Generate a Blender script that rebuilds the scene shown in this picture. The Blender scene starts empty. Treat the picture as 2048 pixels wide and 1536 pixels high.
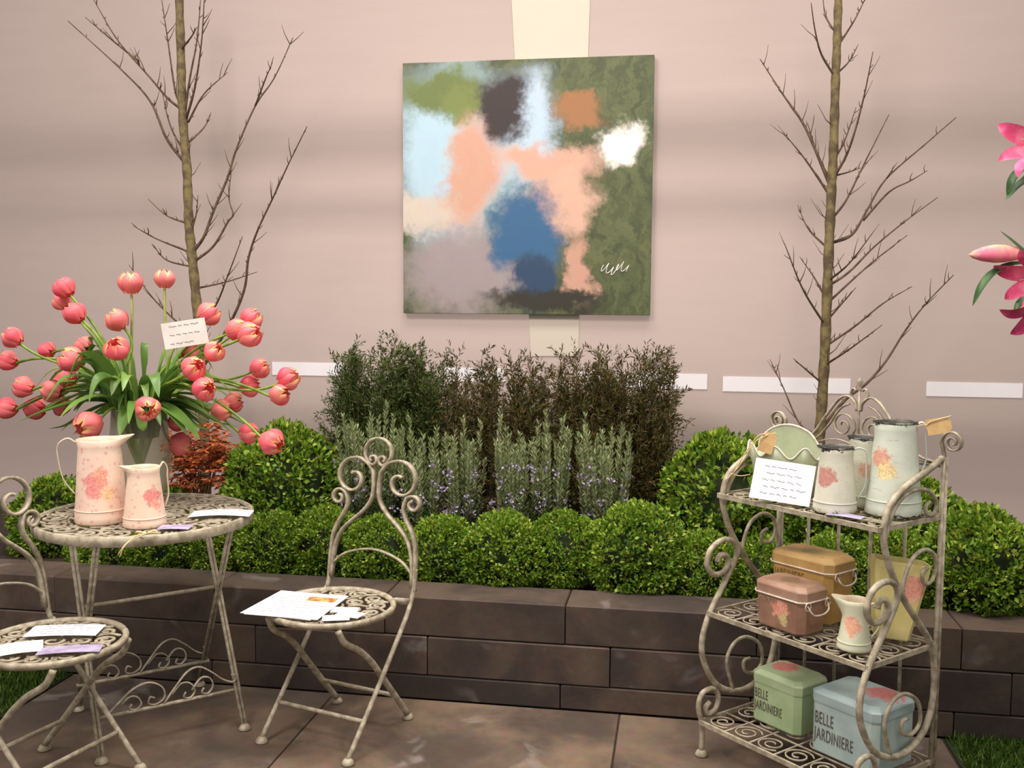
import bpy, math, random
import numpy as np
from mathutils import Vector, Matrix
random.seed(7)
RNG = np.random.default_rng(11)
PI = math.pi
scene = bpy.context.scene
COL = scene.collection

# ------------------------------------------------------------------ camera
FPX, CAMH = 2000.0, 1.45
YAW, PITCH, ROLL = math.radians(9.6), math.radians(4.8), math.radians(.35)
FW = Vector((-math.sin(YAW)*math.cos(PITCH), math.cos(YAW)*math.cos(PITCH), -math.sin(PITCH)))
_r0 = Vector((math.cos(YAW), math.sin(YAW), 0)); _u0 = _r0.cross(FW)
RT = _r0*math.cos(ROLL) + _u0*math.sin(ROLL); UP = _u0*math.cos(ROLL) - _r0*math.sin(ROLL)
CAM = Vector((0, 0, CAMH))
cd = bpy.data.cameras.new('camera'); cam = bpy.data.objects.new('camera', cd); COL.objects.link(cam)
cd.sensor_width = 36; cd.lens = FPX/2048*36; cd.clip_start = .05
cam.matrix_world = Matrix(((RT.x, UP.x, -FW.x, CAM.x), (RT.y, UP.y, -FW.y, CAM.y), (RT.z, UP.z, -FW.z, CAM.z), (0, 0, 0, 1)))
scene.camera = cam
def at_y(px, py, Y):            # photo pixel -> point on the plane y = Y (metres)
    d = FW + RT*((px-1024)/FPX) - UP*((py-768)/FPX)
    return CAM + d*(Y/d.y)
def at_z(px, py, z=0.0):        # photo pixel -> point at height z
    d = FW + RT*((px-1024)/FPX) - UP*((py-768)/FPX)
    return CAM + d*((z-CAMH)/d.z)

# ------------------------------------------------------------------ world, lights, exposure
def lin(c):
    c = c/255.0
    return c/12.92 if c <= .04045 else ((c+.055)/1.055)**2.4
def rgb(r, g, b): return (lin(r), lin(g), lin(b), 1.0)
w = bpy.data.worlds.new('world'); scene.world = w; w.use_nodes = True
w.node_tree.nodes['Background'].inputs[0].default_value = (1.0, .93, .86, 1)
w.node_tree.nodes['Background'].inputs[1].default_value = .50
def area(name, loc, target, sx, sy, power, col):
    l = bpy.data.lights.new(name, 'AREA'); l.shape = 'RECTANGLE'; l.size = sx; l.size_y = sy; l.energy = power; l.color = col
    o = bpy.data.objects.new(name, l); COL.objects.link(o); o.location = loc
    o.rotation_euler = (Vector(target)-Vector(loc)).to_track_quat('-Z', 'Y').to_euler(); return o
area('hall_light_key', (-2.3, .6, 4.6), (-1.4, 4.4, 1.5), 1.4, 1.0, 80, (1, .90, .85)).data.spread = math.radians(150)
area('hall_light_warm', (.9, .7, 4.8), (-.2, 4.6, 1.8), 1.4, 1.0, 42, (1, .91, .79)).data.spread = math.radians(150)
area('hall_light_top', (-.5, 3.1, 4.9), (-.5, 3.2, 0), 3.2, 1.0, 66, (1, .92, .83)).data.spread = math.radians(110)
area('light_behind_canvas', (-.6, 7.0, 1.9), (-.6, 4.9, 1.75), 3.2, 1.4, 48, (1, .90, .82))
vs = scene.view_settings
vs.view_transform = 'Standard'; vs.look = 'None'; vs.gamma = 1; vs.exposure = 0.42; vs.use_curve_mapping = False

# ------------------------------------------------------------------ materials
MATS = {}
def nd(nt, t, **kw):
    n = nt.nodes.new(t)
    for k, v in kw.items():
        if k in n.inputs.keys() if isinstance(k, str) else False: n.inputs[k].default_value = v
        else: setattr(n, k, v)
    return n
def new_mat(name):
    m = bpy.data.materials.new(name); m.use_nodes = True; nt = m.node_tree
    b = nt.nodes['Principled BSDF']; return m, nt, b
def mixc(nt, fac, a, b, blend='MIX'):
    n = nt.nodes.new('ShaderNodeMix'); n.data_type = 'RGBA'; n.blend_type = blend
    for s, v in ((n.inputs[0], fac), (n.inputs[6], a), (n.inputs[7], b)):
        if hasattr(v, 'is_output'): nt.links.new(v, s)
        else: s.default_value = v
    return n.outputs[2]
def mth(nt, op, a, b=0.0, c=None, clamp=False):
    n = nt.nodes.new('ShaderNodeMath'); n.operation = op; n.use_clamp = clamp
    for i, v in enumerate((a, b) if c is None else (a, b, c)):
        if hasattr(v, 'is_output'): nt.links.new(v, n.inputs[i])
        else: n.inputs[i].default_value = v
    return n.outputs[0]
def sstep(nt, v, lo, hi):
    n = nt.nodes.new('ShaderNodeMapRange'); n.interpolation_type = 'SMOOTHSTEP'
    nt.links.new(v, n.inputs[0]); n.inputs[1].default_value = lo; n.inputs[2].default_value = hi; return n.outputs[0]
def noise(nt, vec, scale, detail=4.0, rough=.55, dist=0.0):
    n = nt.nodes.new('ShaderNodeTexNoise'); n.inputs['Scale'].default_value = scale; n.inputs['Detail'].default_value = detail
    n.inputs['Roughness'].default_value = rough; n.inputs['Distortion'].default_value = dist
    if vec is not None: nt.links.new(vec, n.inputs['Vector'])
    return n
def objco(nt): return nt.nodes.new('ShaderNodeTexCoord').outputs['Object']
def scaled(nt, vec, s, loc=(0, 0, 0)):
    n = nt.nodes.new('ShaderNodeMapping'); nt.links.new(vec, n.inputs['Vector']); n.inputs['Scale'].default_value = s; n.inputs['Location'].default_value = loc
    return n.outputs[0]
def bump(nt, b, h, strength, dist=.002):
    n = nt.nodes.new('ShaderNodeBump'); n.inputs['Strength'].default_value = strength; n.inputs['Distance'].default_value = dist
    nt.links.new(h, n.inputs['Height']); nt.links.new(n.outputs[0], b.inputs['Normal'])
def simple(name, c1, c2=None, scale=20, rough=.6, metal=0.0, bmp=0.0, lo=.35, hi=.65, spec=.4, world=False):
    m, nt, b = new_mat(name); b.inputs['Roughness'].default_value = rough; b.inputs['Metallic'].default_value = metal
    b.inputs['Specular IOR Level'].default_value = spec
    co = objco(nt)
    if world: co = nt.nodes.new('ShaderNodeNewGeometry').outputs['Position']
    n = noise(nt, co, scale)
    c2 = c2 or c1
    nt.links.new(mixc(nt, sstep(nt, n.outputs[0], lo, hi), c1, c2), b.inputs['Base Color'])
    if bmp: bump(nt, b, n.outputs[0], bmp)
    MATS[name] = m; return m
def island(name, cols, rough=.5, trans=.15, scale=3.0, spec=.3):
    """leaf material: colour per leaf, some light through the leaf"""
    m, nt, b = new_mat(name); b.inputs['Roughness'].default_value = rough; b.inputs['Specular IOR Level'].default_value = spec
    g = nt.nodes.new('ShaderNodeNewGeometry'); r = nt.nodes.new('ShaderNodeValToRGB'); e = r.color_ramp.elements
    while len(e) < len(cols): e.new(.5)
    for i, c in enumerate(cols): e[i].position = i/(len(cols)-1); e[i].color = c
    nt.links.new(g.outputs['Random Per Island'], r.inputs[0])
    nt.links.new(r.outputs[0], b.inputs['Base Color'])
    t = nt.nodes.new('ShaderNodeBsdfTranslucent'); nt.links.new(r.outputs[0], t.inputs[0])
    mx = nt.nodes.new('ShaderNodeMixShader'); mx.inputs[0].default_value = trans
    nt.links.new(b.outputs[0], mx.inputs[1]); nt.links.new(t.outputs[0], mx.inputs[2])
    nt.links.new(mx.outputs[0], nt.nodes['Material Output'].inputs[0])
    MATS[name] = m; return m

simple('iron', rgb(180, 170, 150), rgb(140, 130, 110), 38, .5, bmp=.15)
simple('soil', rgb(34, 26, 20), rgb(52, 40, 30), 40, .95, bmp=.8)
simple('bark_green', rgb(120, 106, 70), rgb(84, 70, 50), 30, .8, bmp=.5)
simple('twig', rgb(104, 82, 62), rgb(74, 56, 44), 30, .8)
simple('paper', rgb(244, 242, 246), rgb(236, 234, 240), 12, .7)
simple('paper_card', rgb(206, 202, 196), rgb(196, 192, 186), 12, .7)
simple('lilac_paper', rgb(150, 138, 168), rgb(176, 166, 196), 25, .6)
simple('ink', rgb(92, 90, 104), rgb(120, 118, 130), 60, .8)
simple('raffia', rgb(226, 206, 160), rgb(196, 172, 124), 60, .8)
simple('tag', rgb(232, 196, 140), rgb(214, 176, 122), 30, .8)
simple('stem', rgb(134, 160, 62), rgb(98, 132, 44), 30, .5)
simple('stem_pale', rgb(176, 186, 110), rgb(150, 170, 90), 30, .5)
simple('letter', rgb(72, 64, 58), rgb(112, 104, 92), 120, .8)
simple('letter_brown', rgb(120, 92, 48), rgb(150, 120, 70), 120, .8)
simple('letter_pale', rgb(206, 176, 150), rgb(170, 130, 104), 120, .8)
simple('wire_white', rgb(226, 216, 206), rgb(200, 186, 172), 60, .4)
simple('picture_print', rgb(150, 96, 52), rgb(220, 176, 110), 30, .6)
simple('timber', rgb(120, 96, 70), rgb(96, 76, 56), 15, .8)
simple('white_paint', rgb(232, 228, 222), rgb(214, 208, 200), 15, .6)
simple('zinc', rgb(140, 142, 140), rgb(112, 114, 112), 15, .4, metal=.6)
simple('lily_pink', rgb(216, 70, 122), rgb(240, 140, 172), 16, .5)
simple('lily_bud', rgb(226, 110, 140), rgb(226, 190, 140), 14, .5)
simple('lily_leaf', rgb(44, 82, 40), rgb(70, 108, 52), 14, .4)
simple('anther', rgb(150, 70, 30), rgb(120, 50, 20), 20, .8)
island('box_leaf', [rgb(48, 78, 20), rgb(88, 130, 32), rgb(124, 160, 42), rgb(176, 192, 80), rgb(100, 142, 42), rgb(146, 144, 58)], .4, .28)
island('yew_green', [rgb(40, 58, 22), rgb(60, 82, 30), rgb(92, 104, 44), rgb(50, 68, 26), rgb(84, 78, 40)], .6, .15)
island('yew_brown', [rgb(64, 54, 26), rgb(92, 72, 36), rgb(58, 68, 28), rgb(112, 88, 46), rgb(48, 60, 24), rgb(76, 84, 36)], .6, .15)
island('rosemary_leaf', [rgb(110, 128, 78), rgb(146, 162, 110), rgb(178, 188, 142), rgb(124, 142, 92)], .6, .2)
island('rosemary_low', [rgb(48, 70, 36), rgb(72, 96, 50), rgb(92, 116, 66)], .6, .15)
island('blossom', [rgb(130, 120, 156), rgb(168, 158, 190), rgb(148, 124, 150)], .6, .1)
island('maple_leaf', [rgb(120, 44, 30), rgb(168, 76, 48), rgb(196, 120, 60), rgb(140, 60, 44), rgb(104, 84, 34)], .5, .2)
island('grass', [rgb(38, 62, 16), rgb(62, 92, 24), rgb(84, 112, 34)], .6, .15)
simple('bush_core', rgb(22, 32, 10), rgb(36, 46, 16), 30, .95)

def stone(name, c1, c2, c3, sc):
    m, nt, b = new_mat(name); p = nt.nodes.new('ShaderNodeNewGeometry').outputs['Position']
    b.inputs['Roughness'].default_value = .7; b.inputs['Specular IOR Level'].default_value = .3
    oi = nt.nodes.new('ShaderNodeObjectInfo')
    v = nt.nodes.new('ShaderNodeVectorMath'); v.operation = 'MULTIPLY_ADD'; nt.links.new(oi.outputs['Random'], v.inputs[0]); v.inputs[1].default_value = (9, 5, 7); nt.links.new(p, v.inputs[2])
    n1 = noise(nt, v.outputs[0], sc, 5, .6, .4); n2 = noise(nt, v.outputs[0], sc*9, 6, .7)
    c = mixc(nt, sstep(nt, n1.outputs[0], .36, .66), c1, c2)
    c = mixc(nt, mth(nt, 'MULTIPLY', sstep(nt, noise(nt, v.outputs[0], sc*1.9, 3, .5, .8).outputs[0], .6, .74), .5), c, c3)
    c = mixc(nt, .35, c, n2.outputs[1], 'OVERLAY')
    c = mixc(nt, mth(nt, 'MULTIPLY', oi.outputs['Random'], .25), c, (.02, .018, .016, 1))
    nt.links.new(c, b.inputs['Base Color']); bump(nt, b, n2.outputs[0], .35, .004); MATS[name] = m
stone('paving', rgb(74, 63, 56), rgb(118, 99, 83), rgb(148, 138, 132), 2.3)
stone('block', rgb(60, 51, 48), rgb(92, 77, 66), rgb(136, 126, 126), 2.6)

def mat_canvas_wall():
    m, nt, b = new_mat('wall_canvas'); p = nt.nodes.new('ShaderNodeNewGeometry').outputs['Position']
    n = noise(nt, scaled(nt, p, (1.0, 1, 7)), 2.0, 4); f = noise(nt, scaled(nt, p, (14, 14, 60)), 6, 3, .7)
    c = mixc(nt, n.outputs[0], rgb(182, 166, 161), rgb(190, 174, 169))
    b.inputs['Roughness'].default_value = .9; b.inputs['Specular IOR Level'].default_value = .1
    nt.links.new(c, b.inputs['Base Color']); bump(nt, b, f.outputs[0], .25, .003)
    t = nt.nodes.new('ShaderNodeBsdfTranslucent'); nt.links.new(c, t.inputs[0])
    mx = nt.nodes.new('ShaderNodeMixShader'); mx.inputs[0].default_value = .35
    nt.links.new(b.outputs[0], mx.inputs[1]); nt.links.new(t.outputs[0], mx.inputs[2]); nt.links.new(mx.outputs[0], nt.nodes['Material Output'].inputs[0])
    MATS['wall_canvas'] = m
mat_canvas_wall()
def mat_sheet(name, c, trans):
    m, nt, b = new_mat(name); b.inputs['Roughness'].default_value = .8
    n = noise(nt, objco(nt), 9, 4); cc = mixc(nt, mth(nt, 'MULTIPLY', n.outputs[0], .12), c, (.4, .38, .36, 1)); nt.links.new(cc, b.inputs['Base Color'])
    t = nt.nodes.new('ShaderNodeBsdfTranslucent'); nt.links.new(cc, t.inputs[0])
    mx = nt.nodes.new('ShaderNodeMixShader'); mx.inputs[0].default_value = trans
    nt.links.new(b.outputs[0], mx.inputs[1]); nt.links.new(t.outputs[0], mx.inputs[2]); nt.links.new(mx.outputs[0], nt.nodes['Material Output'].inputs[0]); MATS[name] = m
mat_sheet('painted_backlight', rgb(238, 234, 240), .03); mat_sheet('cream_band', rgb(204, 194, 180), .03)

def mat_print(name, base, base2, blots=(), rough=.45, chip=None, small=None, metal=0.0, streak=0.0):
    """enamel / tin paint with printed roses (object-space centres), small sprigs and chipped edges"""
    m, nt, b = new_mat(name); co = objco(nt); b.inputs['Roughness'].default_value = rough; b.inputs['Metallic'].default_value = metal
    n = noise(nt, co, 14, 4); c = mixc(nt, sstep(nt, n.outputs[0], .35, .68), base, base2)
    if streak:
        s = noise(nt, scaled(nt, co, (18, 18, 90)), 1.4, 4, .7); c = mixc(nt, mth(nt, 'MULTIPLY', sstep(nt, s.outputs[0], .6, .72), streak), c, rgb(110, 92, 70))
    wob = noise(nt, co, 55, 3, .6)
    if small:
        v = nt.nodes.new('ShaderNodeTexVoronoi'); v.inputs['Scale'].default_value = small[1]; nt.links.new(co, v.inputs['Vector'])
        d = mth(nt, 'ADD', v.outputs['Distance'], mth(nt, 'MULTIPLY', wob.outputs[0], .35))
        c = mixc(nt, mth(nt, 'MULTIPLY', mth(nt, 'SUBTRACT', 1.0, sstep(nt, d, .3, .5)), .6), c, small[0])
    for (x, y, z, r, col) in blots:
        d = nt.nodes.new('ShaderNodeVectorMath'); d.operation = 'DISTANCE'; nt.links.new(co, d.inputs[0]); d.inputs[1].default_value = (x, y, z)
        q = mth(nt, 'ADD', mth(nt, 'DIVIDE', d.outputs['Value'], r), mth(nt, 'MULTIPLY', mth(nt, 'SUBTRACT', wob.outputs[0], .5), 1.6))
        f = mth(nt, 'SUBTRACT', 1.0, sstep(nt, q, .65, 1.0))
        pv = noise(nt, co, 130, 3, .6, 1.5)
        c = mixc(nt, mth(nt, 'MULTIPLY', f, .85), c, mixc(nt, sstep(nt, pv.outputs[0], .4, .6), col, (min(1, col[0]*1.25), col[1]*1.9, col[2]*1.9, 1)))
    if chip:
        z0, z1, col, amt = chip
        s = nt.nodes.new('ShaderNodeSeparateXYZ'); nt.links.new(co, s.inputs[0])
        near = mth(nt, 'MAXIMUM', sstep(nt, s.outputs[2], z1-.03, z1+.004), mth(nt, 'SUBTRACT', 1.0, sstep(nt, s.outputs[2], z0-.004, z0+.024)))
        cn = noise(nt, scaled(nt, co, (1, 1, 1.9)), 40, 6, .75)
        f = sstep(nt, mth(nt, 'ADD', cn.outputs[0], mth(nt, 'MULTIPLY', near, amt)), .71, .74)
        c = mixc(nt, f, c, col)
    nt.links.new(c, b.inputs['Base Color']); bump(nt, b, n.outputs[0], .08); MATS[name] = m; return m

def mat_petal():
    m, nt, b = new_mat('tulip_petal'); b.inputs['Roughness'].default_value = .5
    a = nt.nodes.new('ShaderNodeVertexColor'); a.layer_name = 'petal'; s = nt.nodes.new('ShaderNodeSeparateColor'); nt.links.new(a.outputs[0], s.inputs[0])
    oi = nt.nodes.new('ShaderNodeObjectInfo'); n = noise(nt, objco(nt), 60, 3, .6)
    f = sstep(nt, mth(nt, 'ADD', s.outputs[0], mth(nt, 'ADD', mth(nt, 'MULTIPLY', n.outputs[0], .5), mth(nt, 'MULTIPLY', oi.outputs['Random'], .35))), .95, 1.55)
    c = mixc(nt, oi.outputs['Random'], rgb(240, 98, 116), rgb(246, 140, 138))
    c = mixc(nt, f, c, rgb(246, 206, 130)); nt.links.new(c, b.inputs['Base Color'])
    t = nt.nodes.new('ShaderNodeBsdfTranslucent'); nt.links.new(c, t.inputs[0])
    mx = nt.nodes.new('ShaderNodeMixShader'); mx.inputs[0].default_value = .25
    nt.links.new(b.outputs[0], mx.inputs[1]); nt.links.new(t.outputs[0], mx.inputs[2]); nt.links.new(mx.outputs[0], nt.nodes['Material Output'].inputs[0]); MATS['tulip_petal'] = m
mat_petal()
def mat_leaf(name, c1, c2):
    m, nt, b = new_mat(name); b.inputs['Roughness'].default_value = .4
    oi = nt.nodes.new('ShaderNodeObjectInfo'); n = noise(nt, objco(nt), 12, 3)
    c = mixc(nt, mth(nt, 'MULTIPLY_ADD', n.outputs[0], .5, mth(nt, 'MULTIPLY', oi.outputs['Random'], .5)), c1, c2); nt.links.new(c, b.inputs['Base Color'])
    t = nt.nodes.new('ShaderNodeBsdfTranslucent'); nt.links.new(c, t.inputs[0]); mx = nt.nodes.new('ShaderNodeMixShader'); mx.inputs[0].default_value = .2
    nt.links.new(b.outputs[0], mx.inputs[1]); nt.links.new(t.outputs[0], mx.inputs[2]); nt.links.new(mx.outputs[0], nt.nodes['Material Output'].inputs[0]); MATS[name] = m
mat_leaf('tulip_leaf', rgb(66, 112, 42), rgb(134, 170, 82))
def mat_glass():
    m, nt, b = new_mat('vase_glass'); b.inputs['Base Color'].default_value = rgb(196, 190, 172); b.inputs['Roughness'].default_value = .12
    t = nt.nodes.new('ShaderNodeBsdfTransparent'); t.inputs[0].default_value = (.93, .94, .9, 1)
    mx = nt.nodes.new('ShaderNodeMixShader'); lw = nt.nodes.new('ShaderNodeLayerWeight'); lw.inputs[0].default_value = .35
    nt.links.new(mth(nt, 'MULTIPLY_ADD', lw.outputs['Facing'], .42, .13), mx.inputs[0])
    nt.links.new(t.outputs[0], mx.inputs[1]); nt.links.new(b.outputs[0], mx.inputs[2]); nt.links.new(mx.outputs[0], nt.nodes['Material Output'].inputs[0]); MATS['vase_glass'] = m
mat_glass()
def mat_abstract():
    """plain stand-in canvas: loose colour fields, no figures"""
    m, nt, b = new_mat('canvas_paint'); co = objco(nt); b.inputs['Roughness'].default_value = .6
    wn = noise(nt, co, 2.6, 8, .72); v = nt.nodes.new('ShaderNodeVectorMath'); v.operation = 'MULTIPLY_ADD'
    nt.links.new(wn.outputs[1], v.inputs[0]); v.inputs[1].default_value = (.46, 0, .46); nt.links.new(co, v.inputs[2])
    br = noise(nt, scaled(nt, v.outputs[0], (9, 1, 4)), 2.0, 5, .65)
    c = mixc(nt, sstep(nt, br.outputs[0], .35, .65), rgb(62, 70, 44), rgb(92, 100, 62))
    P = [(-.36, .18, .34, .52, rgb(168, 196, 212)), (-.02, .28, .20, .34, rgb(176, 196, 214)), (-.40, .48, .26, .15, rgb(98, 112, 58)), (-.30, .40, .10, .12, rgb(110, 122, 62)),
         (-.50, -.10, .3, .10, rgb(196, 184, 172)), (-.30, -.40, .38, .26, rgb(150, 138, 140)), (-.12, .40, .14, .22, rgb(46, 34, 34)), (-.27, .08, .15, .27, rgb(196, 150, 130)),
         (.12, .12, .30, .11, rgb(200, 158, 140)), (.20, -.06, .17, .16, rgb(204, 164, 146)), (.26, .38, .12, .10, rgb(150, 104, 66)), (.47, .22, .12, .13, rgb(236, 230, 226)),
         (.02, -.20, .18, .22, rgb(46, 92, 132)), (.04, -.46, .12, .16, rgb(36, 62, 92)), (.26, -.40, .08, .2, rgb(190, 146, 128)), (.12, -.55, .3, .06, rgb(44, 42, 32))]
    s = nt.nodes.new('ShaderNodeSeparateXYZ'); nt.links.new(v.outputs[0], s.inputs[0])
    for (x, z, rx, rz, col) in P:
        dx = mth(nt, 'DIVIDE', mth(nt, 'SUBTRACT', s.outputs[0], x+.23), rx); dz = mth(nt, 'DIVIDE', mth(nt, 'SUBTRACT', s.outputs[2], z+.23), rz)
        d = mth(nt, 'SQRT', mth(nt, 'ADD', mth(nt, 'MULTIPLY', dx, dx), mth(nt, 'MULTIPLY', dz, dz)))
        c = mixc(nt, mth(nt, 'SUBTRACT', 1.0, sstep(nt, d, .55, 1.2)), c, col)
    c = mixc(nt, .10, c, br.outputs[1], 'OVERLAY')
    nt.links.new(c, b.inputs['Base Color']); bump(nt, b, br.outputs[0], .15, .002); MATS['canvas_paint'] = m
mat_abstract()

# ------------------------------------------------------------------ geometry helpers
def V3(p): return Vector(p)
def smooth(pts, n=8, closed=False):
    """Catmull-Rom through the points"""
    P = [V3(p) for p in pts]; out = []; L = len(P)
    segs = L if closed else L-1
    for i in range(segs):
        p1, p2 = P[i], P[(i+1) % L]
        p0 = P[i-1] if (i > 0 or closed) else p1*2-p2
        p3 = P[(i+2) % L] if (i+2 < L or closed) else p2*2-p1
        for k in range(n):
            t = k/n; out.append(.5*((2*p1)+(p2-p0)*t+(2*p0-5*p1+4*p2-p3)*t*t+(-p0+3*p1-3*p2+p3)*t**3))
    if not closed: out.append(P[-1])
    return out
class G:
    def __init__(s): s.v = []; s.f = []
    def add(s, vs, fs):
        o = len(s.v); s.v += [tuple(v) for v in vs]; s.f += [tuple(i+o for i in f) for f in fs]
    def tube(s, pts, r, seg=6, closed=False, caps=True):
        P = [V3(p) for p in pts]; n = len(P); R = r if isinstance(r, (list, tuple)) else [r]*n
        T = []
        for i in range(n):
            a = P[(i+1) % n] if (i < n-1 or closed) else P[i]; b = P[i-1] if (i > 0 or closed) else P[i]
            t = a-b; T.append(t.normalized() if t.length > 1e-9 else Vector((0, 0, 1)))
        N = T[0].orthogonal().normalized(); vs = []
        for i in range(n):
            N = N-T[i]*N.dot(T[i]); N = N.normalized() if N.length > 1e-6 else T[i].orthogonal().normalized()
            B = T[i].cross(N)
            for k in range(seg):
                a = 2*PI*k/seg; vs.append(P[i]+(N*math.cos(a)+B*math.sin(a))*R[i])
        fs = []
        for i in range(n if closed else n-1):
            j = (i+1) % n
            for k in range(seg):
                k2 = (k+1) % seg; fs.append((i*seg+k, i*seg+k2, j*seg+k2, j*seg+k))
        if caps and not closed:
            fs.append(tuple(range(seg-1, -1, -1))); fs.append(tuple((n-1)*seg+k for k in range(seg)))
        s.add(vs, fs); return s
    def strip(s, pts, nrm, w, t, closed=False):
        """flat bar bent in the plane with normal nrm: w along nrm, t across"""
        P = [V3(p) for p in pts]; n = len(P); nrm = V3(nrm).normalized(); vs = []
        for i in range(n):
            a = P[(i+1) % n] if (i < n-1 or closed) else P[i]; b = P[i-1] if (i > 0 or closed) else P[i]
            d = (a-b).normalized().cross(nrm).normalized()
            for sx, sy in ((-1, -1), (1, -1), (1, 1), (-1, 1)): vs.append(P[i]+nrm*(sx*w/2)+d*(sy*t/2))
        fs = []
        for i in range(n if closed else n-1):
            j = (i+1) % n
            for k in range(4):
                k2 = (k+1) % 4; fs.append((i*4+k, i*4+k2, j*4+k2, j*4+k))
        if not closed: fs += [(3, 2, 1, 0), tuple((n-1)*4+k for k in range(4))]
        s.add(vs, fs); return s
    def box(s, c, d, bev=0.0, rz=0.0):
        x, y, z = d[0]/2, d[1]/2, d[2]/2; c = V3(c); ca, sa = math.cos(rz), math.sin(rz)
        if not bev:
            pts = [(sx*x, sy*y, sz*z) for sz in (-1, 1) for sx, sy in ((-1, -1), (1, -1), (1, 1), (-1, 1))]
            fs = [(3, 2, 1, 0), (4, 5, 6, 7), (0, 1, 5, 4), (1, 2, 6, 5), (2, 3, 7, 6), (3, 0, 4, 7)]
        else:
            e = bev; pts = []
            for zz, ins in ((-z, e), (-z+e, 0), (z-e, 0), (z, e)):
                for sx, sy in ((-1, -1), (1, -1), (1, 1), (-1, 1)): pts.append((sx*(x-ins), sy*(y-ins), zz))
            fs = [(3, 2, 1, 0), (12, 13, 14, 15)]
            for L in range(3):
                for k in range(4): k2 = (k+1) % 4; fs.append((L*4+k, L*4+k2, L*4+4+k2, L*4+4+k))
        s.add([(c.x+p[0]*ca-p[1]*sa, c.y+p[0]*sa+p[1]*ca, c.z+p[2]) for p in pts], fs); return s
    def lathe(s, prof, seg=32, rad=None, c=(0, 0, 0)):
        """prof: (r,z) list; rad(angle, i, r, z) may bend the radius"""
        n = len(prof); vs = []
        for i, (r, z) in enumerate(prof):
            for k in range(seg):
                a = 2*PI*k/seg; p = rad(a, i, r, z) if rad else (r*math.cos(a), r*math.sin(a), z)
                vs.append((p[0]+c[0], p[1]+c[1], p[2]+c[2]))
        fs = []
        for i in range(n-1):
            for k in range(seg): k2 = (k+1) % seg; fs.append((i*seg+k, i*seg+k2, (i+1)*seg+k2, (i+1)*seg+k))
        if prof[0][0] > 1e-5: fs.append(tuple(range(seg-1, -1, -1)))
        if prof[-1][0] > 1e-5: fs.append(tuple((n-1)*seg+k for k in range(seg)))
        s.add(vs, fs); return s
    def mesh(s, name, sm=True):
        m = bpy.data.meshes.new(name); m.from_pydata(s.v, [], s.f); m.validate()
        if sm: m.shade_smooth() if False else m.polygons.foreach_set('use_smooth', [True]*len(m.polygons))
        m.update(); return m
    def build(s, name, mat, parent=None, sm=True, loc=None, rot=None):
        return mkobj(name, s.mesh(name, sm), mat, parent, loc, rot)
def mkobj(name, me, mat, parent=None, loc=None, rot=None):
    if mat is not None and not me.materials: me.materials.append(MATS[mat])
    o = bpy.data.objects.new(name, me); COL.objects.link(o)
    if parent: o.parent = parent
    if loc is not None: o.location = loc
    if rot is not None: o.rotation_euler = rot
    return o
def tag(o, label=None, cat=None, group=None, kind=None):
    if label: o['label'] = label
    if cat: o['category'] = cat
    if group: o['group'] = group
    if kind: o['kind'] = kind
    return o
def thing(name, label, cat, loc=(0, 0, 0), rz=0.0, group=None):
    o = bpy.data.objects.new(name, None); COL.objects.link(o); o.empty_display_size = .05
    o.location = loc; o.rotation_euler = (0, 0, rz); return tag(o, label, cat, group)
def copy_tree(o, parent=None):
    c = o.copy(); COL.objects.link(c); c.parent = parent
    for ch in list(o.children): copy_tree(ch, c)
    return c
def spiral(c, r0, r1, a0, a1, n=24):
    """planar spiral in 2D: list of (x,y)"""
    return [(c[0]+(r0+(r1-r0)*i/n)*math.cos(a0+(a1-a0)*i/n), c[1]+(r0+(r1-r0)*i/n)*math.sin(a0+(a1-a0)*i/n)) for i in range(n+1)]
def leafmesh(name, base, axis, side, L, W, mat):
    """many diamond leaves: base (N,3), unit axis, unit side, lengths, widths"""
    n = len(base); nrm = np.cross(axis, side); L = np.broadcast_to(np.asarray(L, float).reshape(-1, 1), (n, 1)); W = np.broadcast_to(np.asarray(W, float).reshape(-1, 1), (n, 1))
    mid = base+axis*L*.5
    v = np.empty((n, 4, 3)); v[:, 0] = base; v[:, 1] = mid+side*W*.5+nrm*W*.12; v[:, 2] = base+axis*L; v[:, 3] = mid-side*W*.5+nrm*W*.12
    me = bpy.data.meshes.new(name); me.vertices.add(n*4); me.vertices.foreach_set('co', v.reshape(-1))
    me.loops.add(n*4); me.loops.foreach_set('vertex_index', np.arange(n*4, dtype=np.int32))
    me.polygons.add(n); me.polygons.foreach_set('loop_start', np.arange(0, n*4, 4, dtype=np.int32))
    me.update(calc_edges=True); me.materials.append(MATS[mat]); return me
def unit(a): return a/np.maximum(np.linalg.norm(a, axis=-1, keepdims=True), 1e-9)
def rnd_perp(ax): return unit(np.cross(ax, RNG.normal(size=ax.shape)))

# ================================================================== SETTING
WALLY = 4.9; PLY = 3.43
g = G(); g.add([(-6, WALLY, -.3), (4.5, WALLY, -.3), (4.5, WALLY, 4.6), (-6, WALLY, 4.6)], [(0, 1, 2, 3)])
tag(g.build('wall_back', 'wall_canvas', sm=False), 'pinkish beige canvas backdrop wall behind the planting', kind='structure')
# timber rails behind the canvas
frame = G()
for z, hh in ((2.21, .20), (1.90, .10), (.80, .30), (3.4, .1)): frame.box((-.7, WALLY+.22, z), (10.4, .06, hh))
tag(frame.build('trim_1', 'timber', sm=False), kind='structure')
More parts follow.
